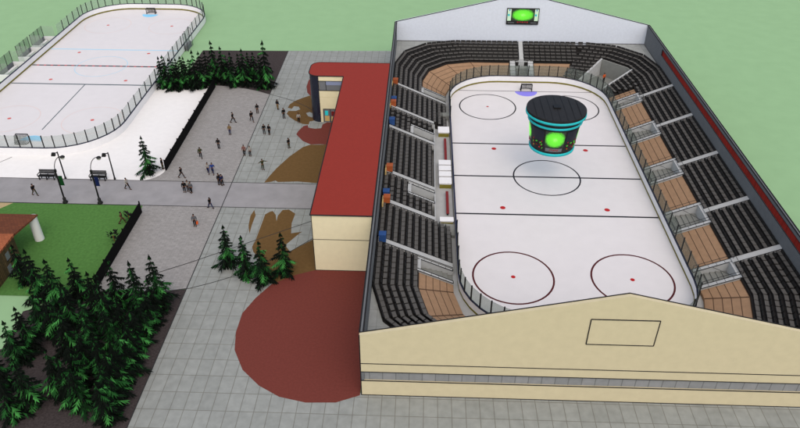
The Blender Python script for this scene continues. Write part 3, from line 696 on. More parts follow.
for k, (y0, y1, tx) in enumerate(((.98, 2.35, 'topmost white box of the four at the centre line, next to the far bench'), (-.55, .82, 'second white box down in the row at the centre line'), (-2.1, -.72, 'third white box down in the row at the centre line'), (-4.0, -2.28, 'lowest and largest white box of the row at the centre line'))):
    box_counter(y0, y1, tx, G1)
box_counter(10.4, 12.4, 'single white box at the far end of the players benches', 'white end boxes of the benches')
box_counter(-12.75, -11.7, 'thin white box at the near end of the players benches', 'white end boxes of the benches')
for y0, y1, tx in ((2.75, 9.2, 'long dark red bench on the far side of the white scorers boxes'), (-10.5, -5.3, 'long dark red bench on the near side of the white scorers boxes')):
    t = empty('players_bench', (-14.05, (y0 + y1) / 2, .32), tx, 'bench', 'players benches')
    MB().box(-14.22, -13.86, y0, y1, .72, .8).build('seat', M['bench'], t)
    for yy in (y0 + .3, (y0 + y1) / 2, y1 - .3): MB().box(-14.14, -13.94, yy - .05, yy + .05, .32, .72).build('leg', M['black'], t)

# ------------------------------------------------------------------ orange and blue cabinets along the red-roof wall
for x, y, m, h, tx in ((-21.9, 20.9, 'orange', 1.1, 'farthest orange cabinet against the wall by the red roof'), (-21.9, 14.6, 'blue', .8, 'farthest small blue cabinet above the second aisle by the red roof'), (-21.9, 13.0, 'orange', 1.1, 'orange cabinet touching the farthest small blue one by the red roof'), (-21.85, 6.9, 'blue', 1.3, 'tall blue cabinet at the head of the third farthest aisle'),
                      (-21.6, -8.2 + 2.3, 'orange', 1.1, 'orange cabinet beside the third nearest aisle head, with no blue one touching it'), (-21.75, -13.0 + 1.4, 'blue', .8, 'small blue cabinet just above the nearer orange one by the red roof'), (-21.6, -13.2, 'orange', 1.1, 'nearest orange cabinet at the head of the second nearest aisle'), (-21.7, -21.0, 'blue', 1.3, 'nearest blue cabinet at the head of the nearest aisle')):
    h *= .75
    t = empty('storage_cabinet', (x, y, 4.2), tx, 'cabinet', 'cabinets on the top row by the red roof')
    MB().box(x - .40, x + .36, y - .4, y + .4, 4.28, 4.2 + h).build('body', M[m], t)
    MB().box(x - .43, x + .39, y - .43, y + .43, 4.2 + h, 4.26 + h).build('top', M[m], t)
    MB().box(x - .40, x + .36, y - .4, y + .4, 4.03, 4.28).build('plinth', M['edge'], t)
    if m == 'orange': MB().box(x - .56, x - .41, y - 1.4, y + .38, 4.03, 4.2 + h * .8).build('side_panel', M['tanpanel'], t)

# ------------------------------------------------------------------ hanging scoreboard
t = empty('scoreboard', (0, 0, 4.9), 'black drum scoreboard with cyan rings and a green screen above centre ice', 'scoreboard')
MB().lathe([(0, 10.83), (1.2, 10.81), (3.9, 10.7), (3.9, 10.36), (3.0, 10.34)], 48).build('top_disc', M['boarddark'], t)
sv = MB()
for k in range(7):
    x = -2.85 + .95 * k; d = (3.8 ** 2 - x * x) ** .5
    for s in (-1, 1): sv.tube((x, 0, 10.85), (x, s * d, 10.72), .03, n=4)
sv.build('seam', M['black'], t)
MB().box(-.45, .45, -.55, .35, 10.8, 11.0).build('hatch', M['black'], t)
MB().lathe([(3.86, 10.36), (3.96, 10.34), (3.96, 10.05), (3.8, 10.0), (3.4, 9.98)], 48).build('cyan_ring', M['cyan'], t, True)
MB().lathe([(3.55, 10.0), (3.5, 9.45)], 48).build('neck', M['boarddark'], t)
MB().lathe([(3.4, 9.46), (3.6, 9.44), (3.6, 9.18), (3.3, 9.14)], 48).build('cyan_ring', M['cyan'], t, True)
MB().lathe([(3.34, 9.1), (2.92, 5.4)], 48).build('drum', M['boarddark'], t, True)
MB().lathe([(2.8, 5.42), (3.04, 5.34), (3.0, 5.02), (2.6, 4.94), (0, 4.94)], 48).build('cyan_ring', M['cyan'], t, True)
rad = lambda z: 2.92 + (z - 5.4) * (3.34 - 2.92) / 3.7
def curved(name, a0, a1, z0, z1, m, dr, uv=False):
    n = 10; vs = []; fs = []; uvs = []
    for i in range(n + 1):
        a = a0 + (a1 - a0) * i / n
        for z in (z0, z1): r = rad(z) + dr; vs.append((r * math.cos(a), r * math.sin(a), z - 4.9))
    for i in range(n): fs.append((2 * i, 2 * i + 2, 2 * i + 3, 2 * i + 1)); uvs += [(i / n, 0), ((i + 1) / n, 0), ((i + 1) / n, 1), (i / n, 1)]
    me = bpy.data.meshes.new(name); me.from_pydata(vs, [], fs)
    u = me.uv_layers.new(name='UVMap')
    for k, q in enumerate(uvs): u.data[k].uv = q
    me.materials.append(m); o = bpy.data.objects.new(name, me); COL.objects.link(o); o.parent = t; return o
base = math.atan2(-84, -17.7) + .12
for k in range(4):
    a = base + k * PI / 2
    curved('screen_face', a - .40, a + .40, 6.45, 8.85, M['screen'], .05, True)
    curved('ticker', a - .36, a + .36, 5.75, 6.3, M['darkwall'], .05)
    lt = MB()
    for q in range(5):
        b = a - .18 + .08 * q; lt.tube(((rad(6.05) + .06) * math.cos(b), (rad(6.05) + .06) * math.sin(b), 5.92 + .08 * (q % 2)), ((rad(6.05) + .06) * math.cos(b + .05), (rad(6.05) + .06) * math.sin(b + .05), 6.16), .05, n=5)
    lt.build('red_ticker', M['litred'], t)
    for s in (-1, 1):
        curved('side_panel', a + s * .68 - .22, a + s * .68 + .22, 7.1, 8.8, M['boardnavy'], .05)
        ad_ = MB()
        for q in range(7):
            b = a + s * (.56 + .06 * (q % 3)) ; z = 6.0 + .17 * q; rr = rad(z) + .06
            b += (.03, -.05, .06, 0, -.03, .05, .01)[q]; ad_.tube((rr * math.cos(b), rr * math.sin(b), z), (rr * math.cos(b + .03 + .02 * (q % 3)), rr * math.sin(b + .03 + .02 * (q % 3)), z + (.18, -.1, .05)[q % 3]), .06 + .03 * (q % 2), n=5, mi=(0, 1, 2, 0, 2)[q % 5])
        ad_.build('advert_panel', [M['litgreen'], M['litred'], M['bench']], t)

# ------------------------------------------------------------------ red-roofed annex
AX = empty('annex_building', (-26.1, -21.4, -.03), 'long cream annex with flat red roof joined to the arena side', 'building')
ZR = 7.85
MB().box(-29.52, -22.78, -21.38, 20.35, -.03, 4.41).box(-29.52, -22.78, -21.38, 20.35, 4.45, ZR - .12).box(-29.44, -22.8, -21.3, 20.3, 4.41, 4.45).build('wall', M['cream'], AX)
wing = []
def arc(cx, cy, r, a0, a1, n=6): return [(cx + r * math.cos(R(a0 + (a1 - a0) * i / n)), cy + r * math.sin(R(a0 + (a1 - a0) * i / n))) for i in range(n + 1)]
MB().box(-33.5, -29.525, 15.32, 20.33, -.03, 4.28).box(-33.5, -29.525, 15.36, 20.33, 4.28, 4.33).box(-33.5, -29.525, 15.32, 20.33, 4.33, 5.35).box(-33.5, -29.525, 15.5, 20.33, 5.35, 7.0).box(-33.5, -29.525, 15.32, 20.33, 7.0, ZR - .12).build('wing_wall', M['cream'], AX)
nv = [(-33.5, 15.28)] + arc(-33.6, 16.7, 1.42, 270, 180) + arc(-33.6, 19.0, 1.42, 180, 90) + [(-33.5, 20.4)]
MB().prism(nv, -.03, ZR - .13).build('curved_glass_end', M['navy'], AX)
roof = MB().prism([(-29.62, -21.5), (-22.76, -21.5), (-22.76, 20.5), (-33.6, 20.5)] + arc(-33.6, 19.0, 1.5, 90, 180)[1:] + arc(-33.6, 16.75, 1.5, 180, 270) + [(-29.62, 15.25)], ZR - .12, ZR).build('roof', M['roofred'], AX)
rp = [(-29.62, -21.5), (-22.76, -21.5), (-22.76, 20.5), (-33.6, 20.5)] + arc(-33.6, 19.0, 1.5, 90, 180)[1:] + arc(-33.6, 16.75, 1.5, 180, 270) + [(-29.62, 15.25), (-29.62, -21.5)]
e = MB()
for a, b in zip(rp, rp[1:]): e.tube((*a, ZR - .03), (*b, ZR - .03), .075, n=6)
e.build('roof_edge', M['edge'], roof)
MB().tube((-29.52, -21.4, 0), (-29.52, -21.4, ZR - .15), .04, n=5).tube((-29.52, -21.39, 4.43), (-22.8, -21.39, 4.43), .035, n=5).tube((-29.52, -21.4, .0), (-22.8, -21.4, .0), .04, n=5).build('edge_trim', M['edge'], AX)
wn = MB().box(-33.45, -29.6, 15.40, 15.49, 5.37, 6.98).build('window', M['greywin'], AX)
MB().box(-32.4, -29.7, 15.37, 15.395, 6.3, 6.95).build('pane', M['bluewin'], wn)
MB().box(-33.48, -29.55, 15.30, 15.42, 5.34, 5.42).box(-33.48, -29.55, 15.30, 15.42, 6.95, 7.02).box(-32.45, -32.38, 15.34, 15.42, 5.42, 6.95).build('frame', M['edge'], wn)
dr = MB().box(-33.0, -30.9, 15.27, 15.318, -.01, 2.28).build('door', M['greywin'], AX)
MB().box(-33.06, -32.98, 15.22, 15.31, -.01, 2.32).box(-32.0, -31.92, 15.22, 15.31, -.01, 2.32).box(-30.94, -30.86, 15.22, 15.31, -.01, 2.32).box(-32.98, -30.94, 15.22, 15.31, 2.26, 2.32).build('frame', M['edge'], dr)
po = MB(); po.box(-32.8, -32.3, 15.245, 15.268, 1.2, 2.0, 0); po.box(-31.8, -31.3, 15.245, 15.268, 1.1, 1.9, 1); po.box(-32.85, -32.1, 15.245, 15.268, .2, 1.1, 2); po.box(-31.85, -31.05, 15.245, 15.268, .2, 1.0, 2)
po.build('poster', [M['litteal'], M['bench'], M['tanpanel']], dr)

# ------------------------------------------------------------------ black slat fences
def fence(y0, y1, label):
    x = -53.45; t = empty('slat_fence', (x, (y0 + y1) / 2, -.1), label, 'fence', 'black slat fences of the square')
    n = max(2, round((y1 - y0) / 3)); sl_ = MB(); yy = y0
    while yy < y1:
        sl_.box(x - .025, x + .025, yy + .012, min(yy + .168, y1), .02, 1.62 + .05 * ((int(yy * 7) * 37) % 5) / 5); yy += .18
    sl_.build('slat_panel', M['fence'], t)
    for i in range(n + 1):
        y = y0 + (y1 - y0) * i / n; MB().box(x - .16, x - .03, y - .06, y + .06, -.1, 1.72).build('post', M['fence'], t)
    for z in (.35, 1.3): MB().box(x - .08, x - .028, y0, y1, z, z + .1).build('rail', M['fence'], t)
fence(-.2, 27.6, 'long black slat fence between the snow field and the paved square')
fence(-25.5, -10.6, 'shorter black slat fence between the lawn and the paved square')

# ------------------------------------------------------------------ conifers
def conifer_mesh(seed, H=6.0, Rb=1.42):
    rnd = random.Random(seed); tk = MB()
    tk.tube((0, 0, -.12), (0, 0, H * .17), .16, .13, 8); tk.tube((0, 0, H * .17), (0, 0, H * .98), .13, .02, 8, 1)
    cr = MB(); n = 10
    for k in range(n):
        f = k / (n - 1); z = .62 + (H - .85) * f ** .95; r = Rb * (1 - f) ** .9 + .26
        m = 7 if f < .5 else (6 if f < .8 else 5); a0 = rnd.random() * 7
        for j in range(m):
            a = a0 + 2 * PI * j / m + rnd.uniform(-.22, .22); rr = r * rnd.uniform(.62, 1.22) * (1.25 if rnd.random() < .12 else 1); dz = -rr * rnd.uniform(.35, .62)
            if rnd.random() < .08 and f > .1: continue
            d = Vector((math.cos(a), math.sin(a), 0)); s = Vector((-d.y, d.x, 0)); up = Vector((0, 0, 1))
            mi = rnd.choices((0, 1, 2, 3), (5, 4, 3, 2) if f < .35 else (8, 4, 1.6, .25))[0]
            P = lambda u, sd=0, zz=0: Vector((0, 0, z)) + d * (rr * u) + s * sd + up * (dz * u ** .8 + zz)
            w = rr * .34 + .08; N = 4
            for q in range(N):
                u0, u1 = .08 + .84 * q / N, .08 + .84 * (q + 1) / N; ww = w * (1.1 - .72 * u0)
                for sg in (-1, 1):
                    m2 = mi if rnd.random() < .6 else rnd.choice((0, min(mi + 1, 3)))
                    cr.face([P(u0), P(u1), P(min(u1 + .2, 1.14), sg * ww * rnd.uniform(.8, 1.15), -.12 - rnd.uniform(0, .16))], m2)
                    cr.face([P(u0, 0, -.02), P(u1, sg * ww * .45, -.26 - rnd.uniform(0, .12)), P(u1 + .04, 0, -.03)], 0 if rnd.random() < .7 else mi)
            cr.face([P(.7), P(1.22, 0, -.06), P(.8, w * .3, -.06)], mi); cr.face([P(.7), P(.8, -w * .3, -.06), P(1.22, 0, -.06)], mi)
    for j in range(4):
        a = j * PI / 2 + .4; cr.face([(0, 0, H + .12), (.05 * math.cos(a), .05 * math.sin(a), H - .5), (.2 * math.cos(a + .5), .2 * math.sin(a + .5), H - .42)], 0)
    return tk.mesh('trunk', [M['trunk'], M['needle0']]), cr.mesh('crown', [M['needle%d' % i] for i in range(4)])
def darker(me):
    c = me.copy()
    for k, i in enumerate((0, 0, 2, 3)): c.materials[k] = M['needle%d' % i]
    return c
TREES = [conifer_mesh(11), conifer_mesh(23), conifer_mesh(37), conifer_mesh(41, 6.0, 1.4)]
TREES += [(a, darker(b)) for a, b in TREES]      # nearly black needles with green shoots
def conifer(x, y, h, label, group=None, i=0, dark=False):
    t = empty('spruce_tree', (x, y, -.02), label, 'spruce', group, random.random() * 6.28)
    tk, cr = TREES[i % 4 + (4 if dark else 0)]; s = h / 6.1
    for n, me in (('trunk', tk), ('crown', cr)):
        o = bpy.data.objects.new(n, me); COL.objects.link(o); o.parent = t; o.scale = (.45 + .47 * s, .45 + .47 * s, s)
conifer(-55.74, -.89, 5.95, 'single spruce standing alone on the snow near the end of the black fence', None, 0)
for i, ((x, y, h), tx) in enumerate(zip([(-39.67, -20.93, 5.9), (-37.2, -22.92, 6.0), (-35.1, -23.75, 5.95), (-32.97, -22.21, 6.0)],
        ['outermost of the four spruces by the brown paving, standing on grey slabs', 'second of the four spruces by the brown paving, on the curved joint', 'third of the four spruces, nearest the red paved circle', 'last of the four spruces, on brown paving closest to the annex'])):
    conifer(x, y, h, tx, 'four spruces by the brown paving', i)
GR = [(-45.46, -28.02, 7.1), (-45.51, -29.67, 0), (-45.44, -31.29, 0), (-45.53, -32.85, 0), (-45.59, -34.41, 0), (-45.57, -36.05, 0), (-45.54, -37.75, 0), (-45.51, -39.33, 0), (-45.49, -40.77, 0), (-45.48, -42.25, 0), (-45.38, -43.5, 0),
      (-49.54, -28.84, 7.05), (-47.2, -29.16, 7.15), (-49.58, -31.73, 7.5), (-54.6, -27.19, 5.75), (-56.45, -28.39, 6.5), (-58.91, -27.35, 6.95), (-61.85, -24.93, 5.55), (-56.58, -31.99, 0), (-54.69, -33.0, 0), (-56.66, -34.82, 5.7), (-49.55, -35.64, 0), (-49.5, -37.55, 0), (-49.46, -39.73, 0), (-48.26, -42.17, 0), (-49.5, -41.44, 0), (-50.94, -40.59, 0), (-53.03, -42.12, 0), (-54.05, -43.45, 0), (-56.44, -40.22, 0), (-56.84, -36.73, 5.65), (-51.52, -29.79, 0), (-53.55, -31.38, 0), (-51.03, -33.2, 0), (-52.26, -35.21, 0), (-47.23, -33.34, 0), (-47.95, -35.05, 0), (-47.38, -38.71, 0)]
ORD = ['first', 'second', 'third', 'fourth', 'fifth', 'sixth', 'seventh', 'eighth', 'ninth', 'tenth', 'eleventh']
SPEC = {11: 'tall spruce tip beside the end of the shorter fence, third in the back rank', 12: 'tall spruce beside the corner spruce at the head of the grove', 13: 'tallest spruce rising just inside the back rank of the grove', 14: 'spruce at the lawn edge just off the shorter fence end', 15: 'spruce on the lawn edge midway between fence and house',
        16: 'spruce on the lawn edge nearest the stone house but one', 17: 'spruce standing against the dark stone house wall', 18: 'spruce on the grove border beside the pale green corner', 20: 'spruce on the pale green corner with its tip over open ground', 30: 'spruce at the frame edge on the pale green corner', 29: 'low spruce at the frame edge in front of the bare soil',
        27: 'front spruce of the grove with bare soil before it, second from the frame edge', 28: 'front spruce at the bottom corner of the grove by the frame edge', 24: 'front spruce nearest the paving edge row at the bottom of the grove', 25: 'middle of the three front spruces overlooking bare soil', 26: 'leading front spruce beside the bare soil gap'}
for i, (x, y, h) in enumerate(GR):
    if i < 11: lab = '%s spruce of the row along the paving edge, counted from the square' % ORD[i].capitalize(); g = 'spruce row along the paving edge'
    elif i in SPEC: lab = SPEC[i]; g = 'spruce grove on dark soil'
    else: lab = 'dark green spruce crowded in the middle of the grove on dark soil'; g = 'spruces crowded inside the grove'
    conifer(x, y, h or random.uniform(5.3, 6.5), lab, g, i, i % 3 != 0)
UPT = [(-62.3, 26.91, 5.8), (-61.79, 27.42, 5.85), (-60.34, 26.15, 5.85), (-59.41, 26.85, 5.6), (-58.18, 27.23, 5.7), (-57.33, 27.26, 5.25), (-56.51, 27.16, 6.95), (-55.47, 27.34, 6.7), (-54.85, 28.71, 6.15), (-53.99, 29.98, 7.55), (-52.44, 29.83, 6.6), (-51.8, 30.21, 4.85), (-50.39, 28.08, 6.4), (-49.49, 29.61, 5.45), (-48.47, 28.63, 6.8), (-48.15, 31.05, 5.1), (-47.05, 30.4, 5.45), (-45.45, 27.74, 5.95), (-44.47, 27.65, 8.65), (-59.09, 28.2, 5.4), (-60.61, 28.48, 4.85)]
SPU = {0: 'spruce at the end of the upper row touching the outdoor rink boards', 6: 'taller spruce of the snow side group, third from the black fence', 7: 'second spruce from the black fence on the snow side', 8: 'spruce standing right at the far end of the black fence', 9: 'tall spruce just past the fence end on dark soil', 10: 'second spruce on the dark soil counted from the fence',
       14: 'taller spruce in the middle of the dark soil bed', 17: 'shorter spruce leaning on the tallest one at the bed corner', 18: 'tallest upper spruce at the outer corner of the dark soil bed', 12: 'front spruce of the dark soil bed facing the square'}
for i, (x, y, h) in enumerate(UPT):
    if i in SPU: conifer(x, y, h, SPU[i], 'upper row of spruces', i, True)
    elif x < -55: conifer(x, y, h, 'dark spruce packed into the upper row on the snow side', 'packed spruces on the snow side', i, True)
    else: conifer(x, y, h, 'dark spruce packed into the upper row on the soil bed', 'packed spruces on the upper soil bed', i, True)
# two small shrubs behind the shorter fence
def shrub(x, y, label):
    t = empty('small_shrub', (x, y, -.02), label, 'shrub', 'small shrubs behind the shorter fence'); rnd = random.Random(int(y * 10)); mb = MB()
    for k in range(46):
        a = rnd.random() * 6.28; h = rnd.uniform(.2, 1.35); r = rnd.uniform(.1, .55); c = Vector((x + r * math.cos(a), y + r * math.sin(a), h)); d = Vector((math.cos(a), math.sin(a), rnd.uniform(.1, 1))) * .32; s = Vector((-d.y, d.x, .1)) * .45
        mb.face([c - s, c + d, c + s], k % 2)
    mb.build('foliage', [M['needle0'], M['hair']], t); MB().tube((x, y, -.02), (x, y, .9), .04).build('stem', M['trunk'], t)
shrub(-54.35, -12.6, 'small dark shrub behind the shorter fence near the path'); shrub(-54.75, -16.8, 'small dark shrub behind the middle of the shorter fence')

# ------------------------------------------------------------------ lamps and benches
def lamp_straight(x, y, label):
    t = empty('street_lamp', (x, y, -.02), label, 'street lamp', 'plain lamps behind the path')
    MB().tube((x, y, -.02), (x, y, .25), .16, .13, 10).build('base', M['black'], t)
    MB().tube((x, y, .25), (x, y, 4.25), .10, .08, 8).build('pole', M['black'], t)
    MB().tube((x, y, 4.15), (x - .45, y, 4.0), .07, .07, 8).build('bracket', M['black'], t)
    MB().hexa([(x - .95, y - .18, 3.62), (x - .4, y - .18, 3.62), (x - .4, y + .18, 3.62), (x - .95, y + .18, 3.62)], [(x - .8, y - .1, 4.1), (x - .42, y - .1, 4.1), (x - .42, y + .1, 4.1), (x - .8, y + .1, 4.1)]).build('lamp_head', M['black'], t)
lamp_straight(-59.88, -2.8, 'plain black lamp post behind the path, nearer the lone spruce'); lamp_straight(-66.76, -2.9, 'plain black lamp post behind the path, beside the outer bench')
def lamp_curved(x, y, m, label):
    t = empty('street_lamp', (x, y, -.02), label, 'street lamp', 'curved banner lamps along the lawn')
    MB().lathe([(.34, -.02), (.34, .15), (.2, .3), (.22, .7), (.1, .85)], 12, (x, y)).build('base', M['black'], t, True)
    MB().tube((x, y, .8), (x, y, 5.0), .11, .09, 8).build('pole', M['black'], t)
    MB().lathe([(.17, 4.75), (.17, 5.05), (.05, 5.15)], 10, (x, y)).build('collar', M['black'], t)
    pts = []
    for i in range(9):
        s = i / 8; pts.append((x + 1.35 * s ** 1.6 * 1.1, y, 5.0 + 2.05 * math.sin(s * PI / 2)))
    MB().path(pts, .05, 6).build('arm', M['black'], t)
    gx = pts[-1][0]
    h = MB().lathe([(.05, 7.16), (.2, 7.1), (.3, 6.98), (.3, 6.92)], 12, (gx, y)).build('lamp_head', M['black'], t, True)
    MB().lathe([(.28, 6.92), (.26, 6.78), (.14, 6.66), (0.01, 6.62)], 12, (gx, y)).build('globe', M['globe'], h, True)
    MB().box(x + .13, x + .62, y - .03, y + .03, 2.7, 4.1).build('banner', M[m], t)
    MB().tube((x, y, 4.1), (x + .66, y, 4.1), .025).tube((x, y, 2.7), (x + .66, y, 2.7), .025).build('banner_arm', M['black'], t)
lamp_curved(-64.27, -8.75, 'green_banner', 'curved black lamp with a green banner at the lawn edge'); lamp_curved(-59.62, -8.75, 'blue_banner', 'curved black lamp with a navy banner at the lawn edge')
def bench(x0, x1, y, label):
    t = empty('park_bench', ((x0 + x1) / 2, y, -.01), label, 'bench', 'black benches along the path')
    s = MB()
    for k in range(4): s.box(x0, x1, y - .3 + .17 * k, y - .16 + .17 * k, .52, .57)
    s.build('seat', M['black'], t); s = MB()
    for k in range(4): s.box(x0, x1, y + .36 + .03 * k, y + .40 + .03 * k, .64 + .16 * k, .78 + .16 * k)
    s.build('backrest', M['black'], t)
    for x in (x0 + .12, (x0 + x1) / 2, x1 - .12): MB().box(x - .06, x + .06, y - .28, y - .16, -.01, .52).box(x - .06, x + .06, y + .24, y + .36, -.01, .62).build('leg', M['black'], t)
    for x in (x0, x1): MB().box(x - .05, x + .05, y - .3, y + .4, .78, .84).box(x - .05, x + .05, y - .28, y - .2, .57, .78).build('armrest', M['black'], t)
bench(-70.3, -68.0, -3.1, 'black bench behind the path, farther from the lone spruce'); bench(-63.1, -60.9, -3.1, 'black bench between the two plain lamp posts behind the path')

# ------------------------------------------------------------------ stone house at the frame edge
H = empty('stone_house', (-68, -22, -.05), 'dark stone house with brown and orange tiled roof beside the lawn', 'house')
MB().box(-76, -64.35, -27.0, -20.7, -.05, 3.35).build('wall', M['stone'], H)
for y, z0 in ((-22.8, 1.7), (-23.2, .2)):
    wn = MB().box(-64.34, -64.3, y - .35, y + .35, z0, z0 + .9).build('window', M['greywin'], H); MB().box(-64.33, -64.26, y - .42, y + .42, z0 - .08, z0 - .005).build('sill', M['edge'], wn)
MB().hexa([(-76, -20.6, 3.36), (-64.2, -20.6, 3.36), (-63.35, -16.5, 3.36), (-76, -16.5, 3.36)], [(-76, -20.6, 3.62), (-64.2, -20.6, 3.62), (-63.35, -16.5, 3.5), (-76, -16.5, 3.5)]).build('porch_roof', M['rooftile'], H)
MB().hexa([(-76, -27.2, 3.36), (-64.2, -27.2, 3.36), (-64.2, -20.65, 3.36), (-76, -20.65, 3.36)], [(-76, -27.2, 3.5), (-64.2, -27.2, 3.5), (-64.2, -20.65, 3.66), (-76, -20.65, 3.66)]).build('roof', M['rooforange'], H)
MB().lathe([(.56, -.05), (.52, 3.2), (.56, 3.35), (0.01, 3.36)], 24, (-64.03, -16.75)).build('porch_column', M['column'], H, True)

# ------------------------------------------------------------------ people
def body(joints, bones, radii):
    me = bpy.data.meshes.new('body'); me.from_pydata(joints, bones, []); o = bpy.data.objects.new('tmp', me); COL.objects.link(o)
    sk = o.modifiers.new('s', 'SKIN'); sk.use_smooth_shade = True
    for i, r in enumerate(radii):
        v = me.skin_vertices[0].data[i]; v.radius = (r, r) if not isinstance(r, tuple) else r; v.use_root = (i == 0)
    sb = o.modifiers.new('d', 'SUBSURF'); sb.levels = 1; sb.render_levels = 1
    bpy.context.view_layer.update()
    dg = bpy.context.evaluated_depsgraph_get(); out = bpy.data.meshes.new_from_object(o.evaluated_get(dg)); bpy.data.objects.remove(o)
    out.materials.clear()
    return out
def person_meshes(pose):
    """facing -y. returns dict of meshes"""
    J = {'pelvis': (0, 0, .95), 'waist': (0, 0, 1.08), 'chest': (0, -.01, 1.30), 'neck0': (0, 0, 1.46), 'neck': (0, -.01, 1.53), 'head0': (0, -.02, 1.60), 'head': (0, -.02, 1.68), 'crown': (0, -.005, 1.745)}
    sw = {'stand': .04, 'walk': .30, 'point': .05, 'stride': .36}[pose]
    for s, n in ((1, 'r'), (-1, 'l')):
        a = sw * s
        J['hip' + n] = (.09 * s, 0, .90); J['knee' + n] = (.10 * s, -a * .5 - .02, .50); J['ankle' + n] = (.10 * s, -a + (.10 if a < -.1 else 0), .10 if a > -.1 else .14); J['toe' + n] = (.115 * s, -a - .15 + (.08 if a < -.1 else 0), .035)
        J['sho' + n] = (.19 * s, 0, 1.42)
        if pose == 'point': J['elb' + n] = (.40 * s, -.10, 1.36); J['wri' + n] = (.56 * s, -.25, 1.42); dr = Vector((.5 * s, -.7, .1)).normalized()
        else:
            b = -sw * s; J['elb' + n] = (.25 * s, -b * .4 + .03, 1.14); J['wri' + n] = (.25 * s, -b - .06, .92); dr = (Vector(J['wri' + n]) - Vector(J['elb' + n])).normalized()
        J['palm' + n] = tuple(Vector(J['wri' + n]) + dr * .075)
        sd = dr.cross(Vector((s, 0, 0))).normalized() if abs(dr.x) < .9 else Vector((0, 0, 1))
        for q in range(4):
            o = sd * (.026 * (q - 1.5)); L = (.07, .085, .08, .06)[q]
            J['f%d%s' % (q, n)] = tuple(Vector(J['palm' + n]) + o * .8 + dr * .02); J['g%d%s' % (q, n)] = tuple(Vector(J['palm' + n]) + o + dr * (.02 + L) + Vector((-.02 * s, 0, 0)))
        J['t0' + n] = tuple(Vector(J['wri' + n]) + dr * .03 - sd * .035); J['t1' + n] = tuple(Vector(J['wri' + n]) + dr * .085 - sd * .06)
    RR = {'pelvis': (.15, .11), 'waist': (.135, .10), 'chest': (.165, .115), 'neck0': (.10, .08), 'neck': .055, 'head0': (.075, .085), 'head': (.08, .098), 'crown': (.06, .075)}
    for n in 'rl':
        RR.update({'hip' + n: .09, 'knee' + n: .06, 'ankle' + n: .042, 'toe' + n: .036, 'sho' + n: .062, 'elb' + n: .043, 'wri' + n: .03, 'palm' + n: (.034, .02), 't0' + n: .011, 't1' + n: .009})
        for q in range(4): RR['f%d%s' % (q, n)] = .010; RR['g%d%s' % (q, n)] = .008
    B = [('pelvis', 'waist'), ('waist', 'chest'), ('chest', 'neck0'), ('neck0', 'neck'), ('neck', 'head0'), ('head0', 'head'), ('head', 'crown')]
    for n in 'rl':
        B += [('pelvis', 'hip' + n), ('hip' + n, 'knee' + n), ('knee' + n, 'ankle' + n), ('ankle' + n, 'toe' + n), ('chest', 'sho' + n), ('sho' + n, 'elb' + n), ('elb' + n, 'wri' + n), ('wri' + n, 'palm' + n), ('wri' + n, 't0' + n), ('t0' + n, 't1' + n)]
        for q in range(4): B += [('palm' + n, 'f%d%s' % (q, n)), ('f%d%s' % (q, n), 'g%d%s' % (q, n))]
    def make(bones, k=1.0, add=0.0):
        ks = []
        for a, b in bones:
            for q in (a, b):
                if q not in ks: ks.append(q)
        rr = [tuple(x * k + add for x in RR[q]) if isinstance(RR[q], tuple) else RR[q] * k + add for q in ks]
        return body([J[q] for q in ks], [(ks.index(a), ks.index(b)) for a, b in bones], rr)
    D = {'body': make(B)}
    # face: nose, brow and eyes pressed into the continuous head mesh
    for v in D['body'].vertices:
        x, y, z = v.co
        if z > 1.58 and y < -.07:
            if abs(x) < .018 and 1.63 < z < 1.69: v.co.y -= .018
            elif .015 < abs(x) < .05 and 1.67 < z < 1.71: v.co.y += .008
    D['jacket'] = make([('pelvis', 'waist'), ('waist', 'chest'), ('chest', 'neck0')] + [q for n in 'rl' for q in (('chest', 'sho' + n), ('sho' + n, 'elb' + n), ('elb' + n, 'wri' + n))], 1.0, .02)
    J['pel2'] = (0, 0, .98); RR['pel2'] = (.14, .105)
    D['trousers'] = make([('pel2', 'pelvis')] + [q for n in 'rl' for q in (('pelvis', 'hip' + n), ('hip' + n, 'knee' + n), ('knee' + n, 'ankle' + n))], 1.0, .017)
    sh = MB()
    for n in 'rl':
        a = Vector(J['ankle' + n]); b = Vector(J['toe' + n]); z0 = min(b.z - .035, .0) if pose == 'stand' else b.z - .04
        sh.hexa([(a.x - .05, a.y + .07, z0), (a.x + .05, a.y + .07, z0), (b.x + .05, b.y - .05, z0), (b.x - .05, b.y - .05, z0)], [(a.x - .045, a.y + .06, z0 + .11), (a.x + .045, a.y + .06, z0 + .11), (b.x + .045, b.y - .04, z0 + .06), (b.x - .045, b.y - .04, z0 + .06)])
    D['shoes'] = sh.mesh('shoes', M['c_black'])
    hr = MB(); prof = [(.0, 1.80), (.055, 1.79), (.09, 1.745), (.105, 1.69), (.098, 1.64)]
    hr.lathe(prof, 14, (0, .018)); D['hair'] = hr.mesh('hair', M['hair'], smooth=True)
    for v in D['hair'].vertices:
        if v.co.y < -.06 and v.co.z < 1.72: v.co.z = 1.725
        v.co.y *= 1.05
    hd = MB(); hd.lathe([(.02, 1.655), (.02, 1.625)], 6, (.098, -.01)); hd.lathe([(.02, 1.655), (.02, 1.625)], 6, (-.098, -.01)); 
    return D
PM = {p: person_meshes(p) for p in ('stand', 'walk', 'point', 'stride')}
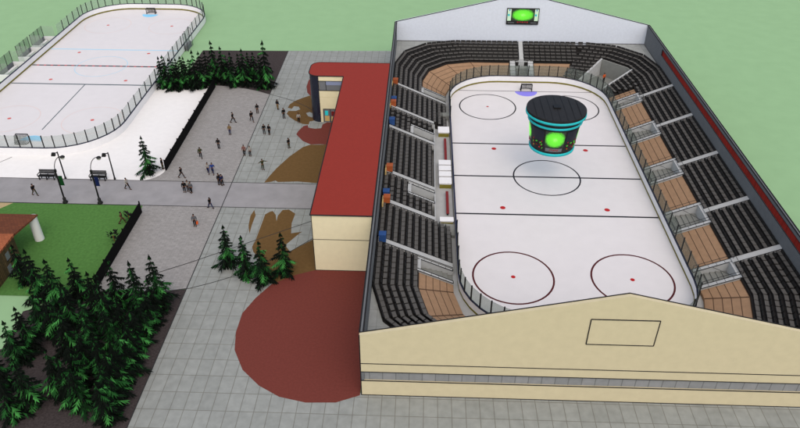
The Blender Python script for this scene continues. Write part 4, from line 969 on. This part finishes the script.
def person(x, y, rz, pose, top, legs, label, h=1.0, hair='hair', group=None, bag=None, z=0.0):
    t = empty('person', (x, y, z), label, 'person', group, R(rz)); t.scale = (h * 1.06, h * 1.06, h * .95)
    for part, m in (('body', 'skin'), ('jacket', top), ('trousers', legs), ('shoes', 'c_black'), ('hair', hair)):
        o = bpy.data.objects.new(part, PM[pose][part]); COL.objects.link(o); o.parent = t
        if not o.data.materials: o.data.materials.append(M[m])
        o.material_slots[0].link = 'OBJECT'; o.material_slots[0].material = M[m]
    if bag:
        b = empty('hand_bag', (x, y, z), bag[1], 'bag')
        bd = MB().box(x + .24, x + .40, y - .14, y + .16, z + .30, z + .70).build('bag_body', M[bag[0]], b); MB().path([(x + .32, y - .1, z + .7), (x + .32, y, z + .9), (x + .32, y + .1, z + .7)], .02).build('bag_handle', M['c_black'], b)
PE = [(-41.13, 19.42, 150, 'stand', 'c_char', 'c_tan', 'person in charcoal coat and tan trousers standing beside the brown rosette paving'),
      (-39.61, 16.39, 40, 'stand', 'c_black', 'c_black', 'person all in black at the very edge of the brown rosette paving'),
      (-36.99, 14.98, 10, 'stand', 'c_white', 'c_black', 'person in white top and black trousers standing on the brown rosette paving'),
      (-35.87, 22.9, 90, 'stand', 'c_black', 'c_navy', 'dark figure standing close by the navy curved end of the annex'),
      (-44.15, 17.9, 200, 'stand', 'c_black', 'c_brown', 'person in black with brown trousers just outside the long straight joint line'),
      (-44.51, 15.16, 30, 'stride', 'c_black', 'c_char', 'person striding with legs wide apart beside the straight joint line'),
      (-47.36, 14.57, 80, 'walk', 'c_black', 'c_black', 'person in black walking alone in the far part of the square'),
      (-46.95, 10.69, 0, 'stand', 'c_tan', 'c_navy', 'person in tan top and navy trousers standing mid square'),
      (-41.74, 11.06, 20, 'stand', 'c_black', 'c_char', 'one of the dark pair on the slabs, on the fence side of the two'),
      (-40.93, 10.92, -20, 'stand', 'c_black', 'c_black', 'one of the dark pair on the slabs, on the annex side of the two'),
      (-37.24, 6.85, 60, 'stand', 'c_black', 'c_olive', 'person in black with olive trousers between the red blob and brown fan paving'),
      (-47.59, 6.26, 180, 'stand', 'c_black', 'c_char', 'person in black and charcoal standing upright in the middle of the grey square'),
      (-49.55, 3.49, 200, 'walk', 'c_olive', 'c_black', 'person in olive top walking near the snow side fence'),
      (-43.4, 4.48, 0, 'stand', 'c_pink', 'c_black', 'person in dusty pink top, fence side of the pair on the joint line'),
      (-42.5, 4.31, 0, 'stand', 'c_white', 'c_char', 'person in white top, annex side of the pair on the joint line'),
      (-39.91, .56, 30, 'point', 'c_olive', 'c_olive', 'person in olive holding both arms out beside the brown fan paving'),
      (-47.37, -.69, 10, 'walk', 'c_white', 'c_navy', 'person in white top walking as one of a pair above the path'),
      (-46.7, -.78, 10, 'walk', 'c_blue', 'c_navy', 'person in blue top walking as one of a pair above the path'),
      (-45.1, -3.6, 60, 'stand', 'c_char', 'c_black', 'person in charcoal in the close pair stepping onto the path edge'),
      (-44.65, -3.75, 60, 'stand', 'c_navy', 'c_black', 'person in navy in the close pair stepping onto the path edge'),
      (-49.29, -5.65, 20, 'stand', 'c_black', 'c_black', 'person all in black, fence end of the trio on the path'),
      (-48.35, -5.75, -20, 'stand', 'c_grey', 'c_char', 'person in grey jacket, annex end of the trio on the path'),
      (-48.86, -5.4, 0, 'stand', 'c_white', 'c_black', 'person in white top at the middle of the trio on the path'),
      (-44.85, -9.3, 240, 'walk', 'c_black', 'c_navy', 'person in black walking off the path at its lower edge'),
      (-45.78, -13.3, 10, 'stand', 'c_grey', 'c_black', 'person in grey jacket with an orange bag below the path'),
      (-69.03, -7.15, 60, 'walk', 'c_black', 'c_olive', 'person in black and olive walking on the path near the outer bench'),
      (-57.19, -5.22, 60, 'walk', 'c_white', 'c_black', 'person in white and black walking on the path below the lone spruce'),
      (-54.1, .2, 90, 'stand', 'c_black', 'c_olive', 'dark figure standing at the near end of the long fence'),
      (-50.73, -2.05, 70, 'stride', 'c_black', 'c_black', 'person in black striding towards the long fence end'),
      (-55.08, -13.05, 100, 'walk', 'c_brown', 'c_brown', 'person dressed in brown standing on the lawn beside the shorter fence')]
for i, q in enumerate(PE):
    person(*q, h=random.uniform(.97, 1.06), group='people on the square and path', bag=('c_orange', 'orange bag hanging beside the person in the grey jacket below the path') if i == 24 else None)
person(14.3, 32.3, 30, 'stand', 'c_orange', 'c_black', 'person in an orange top standing in the grey corner tunnel mouth', z=.02)
